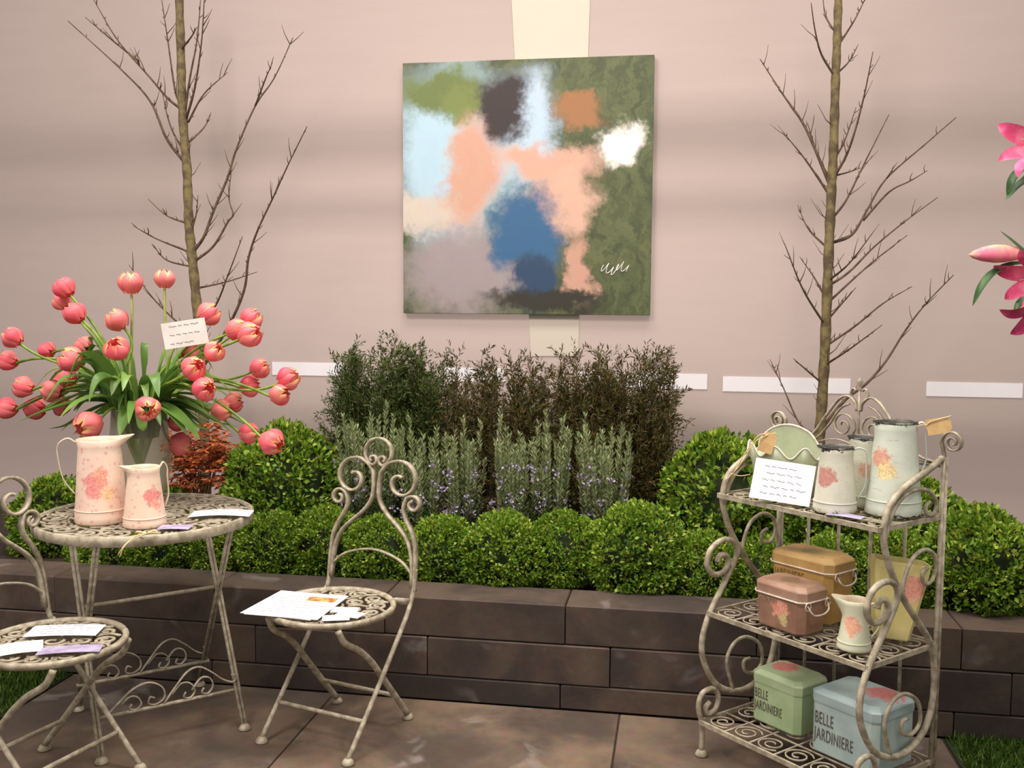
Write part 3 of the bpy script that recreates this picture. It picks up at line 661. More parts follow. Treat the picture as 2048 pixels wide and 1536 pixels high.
for u in (.116, .232, .348, .464):
    q = G(); q.tube([(u, VB, .12), (u, VB, .845)], .0055, 8); q.build('back_bar', 'iron', rack)
for nm, z, v0 in (('top_shelf', .845, .03), ('middle_shelf', .47, -.005), ('bottom_shelf', .12, -.03)):
    q = G()
    for a, b in (((0, v0), (W, v0)), ((W, v0), (W, VB)), ((W, VB), (0, VB)), ((0, VB), (0, v0))): q.strip([(a[0], a[1], z-.006), (b[0], b[1], z-.006)], (0, 0, 1), .014, .008)
    so = q.build(nm, 'iron', rack, sm=False)
    q = G(); D = VB-v0; nu = 6
    for i in range(nu):
        for j in range(3):
            c = (W*(i+.5)/nu, v0+D*(j+.5)/3); s = 1 if (i+j) % 2 else -1
            q.strip(flat2(spiral(c, .046, .010, s*.6, s*(.6+3.6*PI), 30), z-.004), (0, 0, 1), .005, .004)
    for j in (1, 2): q.strip(flat2([(0, v0+D*j/3), (W, v0+D*j/3)], z-.005), (0, 0, 1), .006, .004)
    for i in (1, 2, 3, 4, 5): q.strip(flat2([(W*i/nu, v0), (W*i/nu, VB)], z-.006), (0, 0, 1), .005, .004)
    q.build('shelf_lattice', 'iron', so)
q = G(); n = (0, 1, 0)
for s in (-1, 1):
    S = lambda pts, w=.013, t=.005: q.strip(smooth([(W/2+s*x, VB, z) for x, z in pts], 4), n, w, t)
    S([(.29, .99), (.22, 1.0), (.165, 1.03), (.12, 1.09), (.075, 1.145), (.04, 1.16), (.012, 1.14), (.006, 1.115)])
    S([(.22, .985), (.16, 1.01), (.11, 1.06), (.07, 1.115), (.035, 1.135)], .010, .004)
    S([(.20, .98), (.13, 1.01), (.07, 1.02), (.02, 1.01)], .010, .004)
    S([(.0, 1.02)]+[(x, z) for x, z in spiral((.055, 1.065), .045, .008, PI*1.2, PI*1.2-3.2*PI, 22)], .010, .004)
    S([(.012, 1.14), (.03, 1.165), (.022, 1.185), (.01, 1.178)], .010, .004)
q.tube([(W/2, VB, .98), (W/2, VB, 1.2)], .004, 6); q.lathe([(0, 0), (.009, .008), (.004, .018), (.011, .03), (0, .045)], 10, c=(W/2, VB, 1.175)); q.build('crown', 'iron', rack)
q = G(); q.tube([(0, VB, .985), (W, VB, .985)], .006, 8); q.build('top_rail', 'iron', rack)

# ================================================================== TIN BOXES, JUGS
def octa(w, d, c):
    x, y = w/2, d/2; return [(-x+c, -y), (x-c, -y), (x, -y+c), (x, y-c), (x-c, y), (-x+c, y), (-x, y-c), (-x, -y+c)]
def prism(levels):
    q = G(); n = 8; vs = []
    for (w, d, c, z) in levels: vs += [(x, y, z) for x, y in octa(w, d, c)]
    fs = [tuple(range(n-1, -1, -1)), tuple((len(levels)-1)*n+k for k in range(n))]
    for i in range(len(levels)-1):
        for k in range(n): k2 = (k+1) % n; fs.append((i*n+k, i*n+k2, (i+1)*n+k2, (i+1)*n+k))
    q.add(vs, fs); return q
def text_mesh(s, size, sx):
    cu = bpy.data.curves.new('lettering', 'FONT'); cu.body = s; cu.size = size; cu.extrude = .0004; cu.align_x = 'LEFT'; cu.space_character = 1.1
    o = bpy.data.objects.new('lettering', cu); COL.objects.link(o); bpy.context.view_layer.update()
    me = bpy.data.meshes.new_from_object(o.evaluated_get(bpy.context.evaluated_depsgraph_get())); bpy.data.objects.remove(o)
    for v in me.vertices: v.co.x *= sx
    return me
def tin(label, u, v, z, w, d, h, mat, lidmat, texts, rz=0.0, ch=.018, wire=False, taper=1.0, lidh=.036):
    p = RW(u, v, z); t = thing('tin_box', label, 'tin', p, RZ+rz, 'printed tin boxes on the rack')
    b = h-lidh; prism([(w*.97*taper, d*.97*taper, ch, 0), (w*taper, d*taper, ch, .004), (w, d, ch, b)]).build('body', mat, t, sm=False)
    lid = prism([(w*1.02, d*1.02, ch, b-.004), (w*1.025, d*1.025, ch, b), (w*1.025, d*1.025, ch, b+lidh*.62), (w*1.0, d*1.0, ch, b+lidh*.72), (w*.86, d*.84, ch, b+lidh), (w*.84, d*.82, ch, b+lidh)]).build('lid', lidmat, t, sm=False)
    if wire:
        q = G(); ring = [(x, y, b-.004) for x, y in octa(w*1.05, d*1.06, ch)]; q.tube(ring, .0028, 6, closed=True); q.build('rim_wire', 'wire_white', t)
        hx = w*.5*1.05
        q = G(); q.tube(smooth([(hx, -.045, b-.012), (hx+.010, -.04, b-.03), (hx+.012, -.02, b-.042), (hx+.012, .02, b-.042), (hx+.010, .04, b-.03), (hx, .045, b-.012)], 5), .0026, 6)
        for s in (-1, 1): q.tube([(hx+.002, s*.045+.012*math.cos(a), b-.014+.012*math.sin(a)) for a in np.linspace(0, 2*PI, 12)], .0018, 5)
        q.build('bail_handle', 'wire_white', t)
    for (s, x, zz, size, sx, lm) in texts: mkobj('lettering', text_mesh(s, size, sx), lm, t, (x, -d*.5*taper-.0012 if taper == 1 else -d*.5-.001, zz), (PI/2, 0, 0))
    return t
pink = rgb(196, 92, 92); rose = rgb(214, 110, 106); peach = rgb(226, 140, 118)
mat_print('tin_green', rgb(170, 190, 150), rgb(156, 178, 134), (), .4, streak=.15)
mat_print('tin_green_lid', rgb(172, 190, 152), rgb(160, 180, 140), [(-.03, .015, .163, .05, pink)], .4, streak=.1)
mat_print('tin_blue', rgb(172, 190, 186), rgb(158, 178, 178), (), .4, streak=.15)
mat_print('tin_blue_lid', rgb(164, 184, 184), rgb(150, 170, 174), [(.05, .03, .188, .06, pink)], .4, streak=.1)
mat_print('tin_brown', rgb(156, 120, 100), rgb(138, 102, 84), [(.01, -.062, .062, .034, rgb(222, 138, 120)), (.02, -.062, .036, .022, rgb(186, 156, 110))], .45, streak=.75)
mat_print('tin_brown_lid', rgb(166, 134, 114), rgb(146, 110, 92), [(0, 0, .14, .04, rgb(120, 84, 62))], .45, streak=.5)
mat_print('tin_ochre', rgb(196, 160, 96), rgb(178, 142, 80), (), .45, streak=.35)
mat_print('tin_ochre_lid', rgb(190, 156, 98), rgb(170, 136, 82), [(0, 0, .2, .045, rgb(140, 110, 60))], .45, streak=.35)
SB, SM, ST = .126, .476, .851
tin('pale green chamfered tin with dark lettering on the bottom shelf', .178, .185, SB, .188, .15, .165, 'tin_green', 'tin_green_lid', [('BELLE', -.075, .078, .042, .46, 'letter'), ('JARDINIERE', -.075, .04, .042, .46, 'letter')])
tin('pale blue chamfered tin with dark lettering, largest on the bottom shelf', .447, .18, SB, .226, .19, .19, 'tin_blue', 'tin_blue_lid', [('BELLE', -.094, .088, .052, .46, 'letter'), ('JARDINIERE', -.094, .04, .052, .46, 'letter')])
tin('ochre yellow tin with lettering behind the brown tin, middle shelf', .215, .232, SM, .225, .145, .2, 'tin_ochre', 'tin_ochre_lid', [('JARDINIERE', -.088, .118, .04, .48, 'letter_brown')], .04, .022, True, .93)
tin('brown rose tin with white wire handle in front of the ochre tin', .252, .085, SM, .185, .125, .14, 'tin_brown', 'tin_brown_lid', [('JARDINIERE', -.07, .08, .024, .5, 'letter_pale')], 0.0, .02, True, .95)

def jug(name, label, loc, rz, h, rb, rt, rn, mat, group=None, spout=.03, spread=.5, handle=(.05, .05), hr=(.022, .004), lowband=True, hz=(.98, .28), hmat=None, neck=.86, ovl=1.0, inner='tin_handle'):
    """tin jug: spout towards local -x, handle on +x"""
    t = thing(name, label, 'jug', loc, rz, group)
    def rad(a, i, r, z):
        f = max(0.0, (z/h-neck)/(1-neck)); da = math.atan2(math.sin(a-PI), math.cos(a-PI)); s = math.exp(-(da/spread)**2)*f**1.3
        rr = r+spout*s
        return (rr*math.cos(a), rr*math.sin(a)*ovl, z+spout*.28*s)
    N = 12; out = []
    for i in range(N+1):
        k = i/N; r = rb+(rn-rb)*(k/neck) if k <= neck else rn+(rt-rn)*((k-neck)/(1-neck)); out.append((r, h*k))
    prof = [(0, .004), (rb*.96, .0), (rb, .004)]+out[1:]+[(out[-1][0]-.0015, h+.001)]
    q = G(); q.lathe(prof, 40, rad); q.f = [f for f in q.f if len(f) == 4]; q.build('body', mat, t)
    prof = [(out[-1][0]-.0015, h+.001)]+[(out[-1][0]-.003, h)]+[(r-.003, z) for r, z in out[::-1][1:-1]]+[(rb-.006, .010), (0, .010)]
    q = G(); q.lathe(prof, 40, rad); q.f = [f for f in q.f if len(f) == 4]; q.build('interior', inner, t)
    if inner == 'enamel_dark':
        q = G(); q.tube([rad(a, N, out[-1][0], h) for a in np.linspace(0, 2*PI, 41)[:-1]], .0022, 6, closed=True); q.build('rim', 'enamel_rim', t)
    q = G(); x0 = rt; zt, zl = hz[0]*h, hz[1]*h; rl = rb+(rn-rb)*min(1, hz[1]/neck)
    path = smooth([(x0-.002, 0, zt), (x0+handle[0]*.45, 0, zt+handle[1]*.5), (x0+handle[0], 0, zt-.005), (x0+handle[0]*1.0, 0, zt-(zt-zl)*.3), (rl+handle[0]*.65, 0, zt-(zt-zl)*.7), (rl+.001, 0, zl)], 6)
    q.strip(path, (0, 1, 0), hr[0], hr[1]); q.build('handle', hmat or mat, t)
    if lowband:
        q = G(); zz = h*.16; r = rb+(rn-rb)*(.16/neck)
        q.tube([((r+.001)*math.cos(a), (r+.001)*math.sin(a)*ovl, zz) for a in np.linspace(0, 2*PI, 41)[:-1]], .0016, 5, closed=True); q.build('lower_bead', mat, t)
    return t
black = rgb(40, 36, 36)
cw = rgb(222, 220, 204); cw2 = rgb(208, 208, 190)
mat_print('enamel_jug', cw, cw2, [(-.03, -.045, .105, .036, rgb(186, 104, 96))], .35, streak=.45, chip=(0, .185, black, .235))
mat_print('enamel_jug_back', cw2, rgb(192, 196, 178), [(.0, -.05, .11, .03, rgb(200, 130, 110))], .35, streak=.4, chip=(0, .2, black, .235))
mat_print('enamel_pitcher', rgb(214, 220, 206), rgb(198, 208, 192), [(-.04, -.05, .16, .035, rgb(206, 124, 104)), (-.02, -.06, .13, .034, rgb(222, 176, 126))], .35, streak=.45, chip=(0, .262, black, .25))
mat_print('enamel_small', rgb(226, 226, 200), rgb(212, 216, 190), [(-.01, -.045, .075, .032, rgb(228, 142, 116))], .35)
mat_print('pink_floral', rgb(240, 208, 190), rgb(246, 220, 200), [(.015, -.075, .13, .05, rgb(226, 120, 118)), (.0, -.08, .16, .03, rgb(230, 140, 120)), (-.02, -.08, .10, .03, rgb(232, 170, 130))], .5, small=(rgb(226, 150, 150), 42))
mat_print('pink_floral_small', rgb(242, 212, 190), rgb(246, 222, 200), [(.02, -.055, .10, .036, rgb(222, 112, 110)), (.03, -.05, .075, .022, rgb(232, 150, 130))], .5, small=(rgb(228, 156, 150), 46))
simple('tin_handle', rgb(226, 210, 186), rgb(206, 190, 164), 20, .4)
simple('enamel_dark', rgb(52, 48, 46), rgb(90, 88, 82), 18, .5)
simple('enamel_rim', rgb(38, 34, 34), rgb(150, 150, 140), 26, .5, lo=.5, hi=.6)
simple('enamel_handle', rgb(200, 206, 196), rgb(170, 178, 166), 14, .35)
# view direction angle: local -y towards the viewer in general
def ang(p): return math.atan2(p.y, p.x)-PI/2     # turns local -y towards the camera
p = RW(.39, .095, ST); jug('enamel_jug', 'chipped white enamel jug with red rose beside the white card, top shelf', p, ang(p), .185, .062, .047, .046, 'enamel_jug', 'chipped enamel jugs on the top shelf', .006, handle=(.034, .012), hr=(.018, .004), hz=(.97, .2), hmat='enamel_handle', inner='enamel_dark')
p = RW(.385, .25, ST); jug('enamel_jug', 'chipped white enamel jug half hidden behind the rose jug, top shelf', p, ang(p), .2, .062, .052, .05, 'enamel_jug_back', 'chipped enamel jugs on the top shelf', .006, handle=(.034, .012), hr=(.018, .004), hz=(.97, .2), hmat='enamel_handle', inner='enamel_dark')
p = RW(.505, .205, ST); jug('enamel_pitcher', 'tall chipped white enamel pitcher with blackened rim, right end of the top shelf', p, ang(p), .262, .078, .057, .057, 'enamel_pitcher', 'chipped enamel jugs on the top shelf', .005, handle=(.022, .012), hr=(.026, .004), hz=(.985, .45), hmat='enamel_handle', inner='enamel_dark')
p = RW(.482, .078, SM); jug('cream_pitcher', 'small cream pitcher with peach roses and pointed spout, middle shelf', p, ang(p), .14, .048, .04, .034, 'enamel_small', None, .026, .45, handle=(.03, .008), hr=(.012, .003), hz=(.93, .25), neck=.66)

# scalloped green bucket with a handle arch
mat_print('sage_tin', rgb(182, 190, 160), rgb(168, 178, 146), (), .45, streak=.1)
p = RW(.125, .20, ST); bk = thing('oval_bucket', 'sage green oval tin bucket with scalloped white edged rim on the top shelf', 'bucket', p, RZ+.25)
def orad(a, i, r, z): k = 1.0; s = .018*math.cos(a*8) if z > .10 else 0; return (r*1.3*math.cos(a), r*.85*math.sin(a), z+s*(1 if z > .10 else 0))
q = G(); q.lathe([(0, .003), (.072, 0), (.078, .05), (.088, .1), (.098, .135), (.095, .135), (.085, .1), (.074, .05), (.066, .008), (0, .008)], 64, orad); q.build('body', 'sage_tin', bk)
q = G(); q.tube([(.0965*1.3*math.cos(a), .0965*.85*math.sin(a), .136+.018*math.cos(a*8)) for a in np.linspace(0, 2*PI, 97)[:-1]], .003, 6, closed=True); q.build('rim_edge', 'wire_white', bk)
for s in (1,):
    back = [(-.118, .05, .11), (-.112, .05, .155), (-.07, .052, .195), (-.01, .053, .208), (.05, .052, .19), (.082, .05, .155), (.092, .05, .146), (.108, .05, .15), (.122, .05, .128), (.124, .05, .11)]
    q = G(); pts = smooth(back, 6); q.add([tuple(x) for x in pts]+[(x.x, x.y+.003, x.z) for x in pts]+[(x.x, x.y, .10) for x in pts]+[(x.x, x.y+.003, .10) for x in pts],
        sum([[(i, i+1, 2*len(pts)+i+1, 2*len(pts)+i), (len(pts)+i+1, len(pts)+i, 3*len(pts)+i, 3*len(pts)+i+1), (i+1, i, len(pts)+i, len(pts)+i+1)] for i in range(len(pts)-1)], [])); q.build('back_plate', 'sage_tin', bk, sm=False)
    q = G(); q.tube(pts, .0035, 6); q.build('back_edge', 'wire_white', bk)
# yellow tapered planter, leaning
mat_print('yellow_tin', rgb(212, 200, 128), rgb(222, 208, 146), [(.03, -.05, .15, .045, rgb(224, 130, 122))], .5, (0, .235, rgb(120, 104, 60), .08), streak=.35)
p = RW(.492, .235, SM); yp = thing('tapered_planter', 'yellow rose printed tapered tin planter tilted on the middle shelf', 'planter pot', p, ang(p)+.2)
q = prism([(.09, .07, .008, 0), (.095, .074, .008, .004), (.148, .10, .012, .19), (.152, .104, .012, .225), (.146, .098, .012, .225), (.09, .07, .008, .012)]); o = q.build('body', 'yellow_tin', yp, sm=False); o.rotation_euler = (math.radians(-4), math.radians(6), 0); o.location = (-.0, 0, .006)

# ================================================================== PAPERS, CARDS, TAGS
def sheet(name, label, cat, loc, rot, w, h, mat='paper', lines=0, group=None, curl=.0, ink='ink', pic=None, th=.0012, seed=1, holder=False):
    rs = random.Random(seed); t = thing(name, label, cat, loc, 0, group); t.rotation_euler = rot
    q = G(); nx = 8; vs = []
    for zz in (0, th):
        for j in range(2):
            for i in range(nx+1): x = -w/2+w*i/nx; vs.append((x, -h/2+h*j, zz+curl*math.sin(PI*i/nx)))
    n = nx+1; fs = []
    for i in range(nx): fs += [(i, i+n, i+n+1, i+1), (2*n+i, 2*n+i+1, 3*n+i+1, 3*n+i), (i, i+1, 2*n+i+1, 2*n+i), (n+i+1, n+i, 3*n+i, 3*n+i+1)]
    fs += [(0, 2*n, 3*n, n), (nx, n+nx, 3*n+nx, 2*n+nx)]
    q.add(vs, fs); q.build('sheet', mat, t, sm=False)
    if lines:
        q = G()
        for k in range(lines):
            y = h*.33-h*.7*k/max(1, lines-1)*.95 if lines > 1 else 0; x0 = -w*rs.uniform(.28, .38); x1 = w*rs.uniform(.15, .38); m = 26
            x = x0
            while x < x1:
                wl = rs.uniform(.012, .03); m = int(wl/.0011); f1 = rs.uniform(1.1, 1.7)
                q.strip([(x+wl*i/m, y+.0026*math.sin(i*f1)*(.5+.5*math.sin(i*.7+k))+.0012*math.sin(i*.37), th+.0006+curl*math.sin(PI*((x+wl*i/m)/w+.5))) for i in range(m+1)], (0, 0, 1), .0005, .0011)
                x += wl+.006
        q.build('handwriting', 'ink', t)
    if pic:
        q = G(); x, y, a, b = pic; q.box((x, y, th+.0006+curl), (a, b, .0008)); q.build('printed_picture', 'picture_print', t, sm=False)
    return t
seatz = .449
pmid = (at_z(513, 1232, seatz)+at_z(540, 1182, seatz)+at_z(675, 1190, seatz)+at_z(655, 1240, seatz))/4
sheet('leaflet', 'white printed leaflet with small orange picture on the right chair seat', 'leaflet', (pmid.x, pmid.y, seatz), (0, 0, math.radians(-3)), .25, .26, lines=7, pic=(.055, .07, .10, .045), seed=2, group='papers on the chairs')
p = at_z(640, 1226, seatz); sheet('leaflet', 'plain white sheet peeking out under the printed leaflet on the right chair', 'leaflet', (pmid.x-.012, pmid.y+.006, seatz-.0022), (0, 0, math.radians(-7)), .25, .26, group='papers on the chairs')
for i, (px, py, r, lab) in enumerate([(672, 1236, .3, 'small white business card nearest the front rim of the right chair seat'), (700, 1230, -.2, 'small white business card right of the leaflet on the right chair'), (690, 1222, .1, 'small white business card at the back of the three on the right chair')]):
    p = at_z(px, py, seatz+.002); sheet('business_card', lab, 'card', (p.x, p.y, seatz+.0022+.0014*i), (0, 0, r), .085, .055, group='business cards on the right chair')
for (px, py, r, ww, hh, m, lab) in [(130, 1262, .25, .21, .10, 'paper', 'white folded sheet at the back of the left chair seat'), (40, 1297, .6, .12, .10, 'paper', 'small white sheet at the left rim of the left chair seat'), (140, 1300, .35, .17, .06, 'lilac_paper', 'lilac paper strip along the front of the left chair seat')]:
    p = at_z(px, py, seatz); sheet('paper_sheet', lab, 'paper', (p.x, p.y, seatz), (0, 0, r), ww, hh, m, 4 if m == 'paper' and ww > .2 else 0, group='papers on the left chair', curl=.003, seed=int(px))
p = at_z(443, 1028, TZ+.006); sheet('leaflet', 'white folded leaflet lying at the right rim of the round table', 'leaflet', (p.x, p.y, TZ+.006), (0, 0, .25), .2, .095, lines=2, curl=.006, seed=5)
p = at_z(350, 1055, TZ+.006); sheet('paper_sheet', 'lilac paper slip at the front rim of the round table', 'paper', (p.x, p.y, TZ+.006), (0, 0, .2), .10, .06, 'lilac_paper', curl=.002)
p = RW(.455, .055, ST); sheet('paper_sheet', 'lilac paper slip in front of the tall pitcher on the top shelf', 'paper', (p.x, p.y, ST+.001), (0, 0, RZ+.3), .1, .045, 'lilac_paper', curl=.002)
p = RW(.205, .055, ST); a = ang(p)
sheet('price_card', 'white handwritten card leaning on the green bucket, top shelf', 'card', (p.x+.02, p.y-.01, ST+.062), (math.radians(68), math.radians(4), a-.22), .178, .124, lines=5, seed=9)
# translucent card among the tulips
VC = Vector((-1.9, 3.27, TZ))
p = at_y(370, 667, 3.2)
cardt = sheet('message_card', 'grey white handwritten card standing among the tulip leaves', 'card', p, (math.radians(80), math.radians(-9), ang(p)), .145, .09, 'paper_card', lines=3, seed=12)
q = G(); q.tube([(-.03, .02, -.002), (-.045, -.16, -.004)], .002, 5); q.build('stick', 'stem', cardt)
def luggage_tag(label, loc, rz, tilt, ends):
    t = thing('price_tag', label, 'tag', loc, rz); q = G(); q.add([(-.022, 0, .02), (-.012, 0, .032), (.012, 0, .032), (.022, 0, .02), (.022, 0, -.032), (-.022, 0, -.032), (-.022, .001, .02), (-.012, .001, .032), (.012, .001, .032), (.022, .001, .02), (.022, .001, -.032), (-.022, .001, -.032)],
        [(5, 4, 3, 2, 1, 0), (6, 7, 8, 9, 10, 11)]+[(i, (i+1) % 6, 6+(i+1) % 6, 6+i) for i in range(6)]); o = q.build('card', 'tag', t, sm=False); o.rotation_euler = (0, tilt, 0)
    q = G()
    for e in ends: q.tube(smooth(e, 5), .0016, 5)
    q.build('raffia_string', 'raffia', t); return t
p = RW(.13, .105, ST+.165); luggage_tag('buff paper tag hanging on the rim of the green bucket', p, ang(p), .3, [[(0, -.001, .025), (-.03, -.004, .02), (-.075, -.006, -.05), (-.11, -.004, -.12)], [(0, -.001, .025), (-.04, -.01, .0), (-.08, -.01, -.07), (-.125, -.008, -.125)], [(-.11, -.004, -.10), (-.08, -.012, -.105), (-.05, -.006, -.10)], [(0, 0, .025), (.02, .005, .03), (.03, .01, .02)]])
p = at_y(1878, 852, RW(.57, .2, 0).y); luggage_tag('buff paper tag tied with raffia beside the tall pitcher handle', p, ang(p), 1.35, [[(-.03, 0, .0), (-.02, -.004, .012), (.03, -.004, .03)], [(-.03, 0, 0), (-.045, .0, .0), (-.06, .004, -.01), (-.075, .01, -.03)]])
p = at_z(292, 1068, TZ+.012); rt_ = thing('raffia_bow', 'loose raffia bow hanging over the front rim of the table', 'raffia', (p.x, p.y, TZ+.012), .2)
q = G(); q.tube(smooth([(0, 0, 0), (.02, .01, .008), (.035, .0, .004), (.02, -.008, .006), (0, 0, .002), (-.02, -.006, .008), (-.03, .004, .004), (-.01, .006, .004), (0, 0, .002)], 5), .003, 5); q.build('loops', 'raffia', rt_)
q = G(); q.tube(smooth([(0, 0, .002), (-.02, -.03, .0), (-.045, -.055, -.02), (-.065, -.06, -.05)], 5), .0018, 5); q.tube(smooth([(0, 0, .002), (-.01, -.035, .0), (-.04, -.062, -.018), (-.058, -.066, -.055)], 5), .0018, 5); q.build('loose_ends', 'raffia', rt_)

# ================================================================== TABLE JUGS
p = (at_z(133, 1050, TZ)+at_z(237, 1050, TZ))/2; p.z = TZ+.001; p.y += .06; p.x -= .005
jug('floral_jug', 'large pink floral tin jug on the table', p, ang(p)+PI, .27, .083, .072, .066, 'pink_floral', 'pink floral jugs', .035, .5, handle=(.052, .03), hr=(.018, .003), hz=(.97, .35), hmat='tin_handle', neck=.93)
p = (at_z(230, 1058, TZ)+at_z(315, 1058, TZ))/2; p.z = TZ+.001; p.y += .052
jug('floral_jug', 'small pink floral tin jug in front of the glass vase', p, ang(p)+.15, .19, .068, .052, .048, 'pink_floral_small', 'pink floral jugs', .024, .5, handle=(.02, .03), hr=(.018, .003), hz=(.98, .3), hmat='tin_handle', neck=.9)
# big jug: roses face the camera although it is turned round
for nd_ in MATS['pink_floral'].node_tree.nodes:
    if nd_.type == 'VECT_MATH' and nd_.operation == 'DISTANCE': nd_.inputs[1].default_value[1] *= -1

# ================================================================== TULIPS IN A GLASS VASE
vt = thing('glass_vase', 'wide pale glass vase filled with tulips on the round table', 'vase', (VC.x, VC.y, TZ+.001)); VH = .335
prof = [(0, .0), (.060, .0), (.066, .004), (.088, .05), (.104, .12), (.106, .19), (.098, .27), (.095, VH), (.092, VH), (.095, .27), (.102, .19), (.100, .12), (.084, .05), (.06, .012), (0, .012)]
q = G(); q.lathe(prof, 48); q.build('glass_body', 'vase_glass', vt)
q = G(); q.lathe([(.0945, VH-.001), (.098, VH+.002), (.0945, VH+.005), (.091, VH+.002), (.0945, VH-.001)], 48); q.f = [f for f in q.f if len(f) == 4]; q.build('lip', 'vase_glass', vt)
def petal_mesh(h, r, half, flare, seed):
    rs = random.Random(seed); q = G(); NU, NV = 6, 8; vs = []; cols = []
    for j in range(NV+1):
        v = j/NV; rr = r*(math.sin(PI*min(1, .12+v*.78))**.75)*(1+flare*v*v*.3); wv = half*(math.sin(PI*(.06+.86*v**.85))**.7)
        for i in range(NU+1):
            u = -1+2*i/NU; a = u*wv; cup = 1-.10*u*u; z = h*(v**.9)*(1-.10*u*u*v)+.003*math.sin(7*u+seed)*v
            vs.append((rr*cup*math.cos(a), rr*cup*math.sin(a), z)); cols.append(min(1, .55*abs(u)**1.5+.65*max(0, v-.45)/.55+.25*(1-v)**3))
    fs = [(j*(NU+1)+i, j*(NU+1)+i+1, (j+1)*(NU+1)+i+1, (j+1)*(NU+1)+i) for j in range(NV) for i in range(NU)]
    q.add(vs, fs); me = q.mesh('petal'); ca = me.color_attributes.new('petal', 'FLOAT_COLOR', 'POINT')
    ca.data.foreach_set('color', [x for c in cols for x in (c, c, c, 1)]); me.materials.append(MATS['tulip_petal']); return me
PET = [petal_mesh(.066, .036, .80, .1, 1), petal_mesh(.064, .037, .72, .35, 2), petal_mesh(.058, .026, .95, 0, 3)]
def leaf_geo(pts, wmax, nrm0):
    q = G(); P = smooth(pts, 4); n = len(P); vs = []
    for i, p in enumerate(P):
        t = i/(n-1); T = (P[min(n-1, i+1)]-P[max(0, i-1)]).normalized(); S = T.cross(V3(nrm0)); S = S.normalized() if S.length > 1e-4 else T.orthogonal(); N = S.cross(T)
        w_ = wmax*(math.sin(PI*(.12+.88*t))**.8 if t < 1 else 0)+.0008
        vs += [p-S*w_*.5+N*w_*.16, p, p+S*w_*.5+N*w_*.16]
    q.add(vs, [(i*3+k, i*3+k+1, i*3+k+4, i*3+k+3) for i in range(n-1) for k in (0, 1)]); return q
MOUTH = VC+Vector((0, 0, VH))
T_ = [  # px, py, depth offset, end lift, label
 (129, 576, .05, 1.0, 'coral tulip bloom at the top left of the bouquet'), (125, 603, .10, .8, 'tulip bloom half hidden just under the top left bloom'), (149, 627, -.03, .9, 'open coral tulip below the pair at the top left'),
 (262, 566, .02, 2.5, 'upright pink tulip on a tall straight pale stem, left of two'), (330, 558, .06, 2.5, 'upright pink tulip on a tall straight pale stem, nearest the tree trunk'), (234, 640, -.02, 1.2, 'coral tulip high in the bouquet under the tall left stem'),
 (418, 628, .10, .7, 'pink tulip bloom above the grey card'), (503, 638, .10, .9, 'topmost pink tulip of the cluster right of the card'), (474, 660, .0, .4, 'fringed coral tulip, left one of the cluster right of the card'), (500, 670, -.06, .4, 'large fringed tulip at the bottom of the cluster right of the card'),
 (25, 675, -.05, .8, 'coral tulip highest at the left picture edge'), (94, 701, .12, .3, 'small tulip behind, between left edge and central blooms'), (16, 722, .0, .3, 'tulip second from the top at the left picture edge'), (141, 720, -.12, .7, 'large tulip left of the bouquet centre'),
 (234, 698, -.16, 1.0, 'round pink tulip at the front centre above the leaves'), (428, 704, -.08, .8, 'fringed coral tulip below the right end of the card'), (387, 737, -.15, .5, 'orange tinged tulip right of the grey green leaf'), (408, 778, -.16, .2, 'yellow edged tulip below the orange tinged one on the right'),
 (519, 736, .06, .5, 'pink tulip upper one of the far right group'), (577, 757, .0, .5, 'rightmost pink tulip of the bouquet'), (559, 789, -.04, .3, 'tulip just below the rightmost bloom'), (500, 772, .08, .2, 'tulip tucked behind the far right group'),
 (47, 774, -.06, .3, 'striped coral tulip near the left edge at mid height'), (131, 758, .05, .2, 'tulip behind the yellow tinged bloom on the left'), (104, 781, -.04, .3, 'yellow tinged tulip on the left side at mid height'), (14, 817, -.02, .1, 'lowest tulip at the left picture edge'),
 (70, 817, .03, .1, 'dark pink tulip low on the left between two others'), (123, 811, .07, .0, 'dark pink tulip low on the left close to the vase'), (295, 817, -.20, -.1, 'round tulip hanging in front of the vase mouth'), (177, 850, -.19, -.3, 'large open tulip hanging just above the big floral jug'),
 (443, 821, .04, .1, 'pink tulip low on the right, left one of a pair'), (467, 804, .09, .2, 'pink tulip low on the right, upper one of a pair'), (353, 844, .07, -.1, 'small pink tulip right of the vase mouth'), (361, 888, .05, -.2, 'pink tulip hanging low beside the vase over the maple'),
 (498, 866, .05, .0, 'pink tulip low at the right in front of the dark box ball'), (543, 884, -.10, -.3, 'lowest right tulip, yellow streaked, on a drooping stem'), (168, 692, .10, .4, 'small orange tulip behind the left leaves'), (382, 705, .12, .4, 'peach tulip half hidden behind the card')]
rs = random.Random(44)
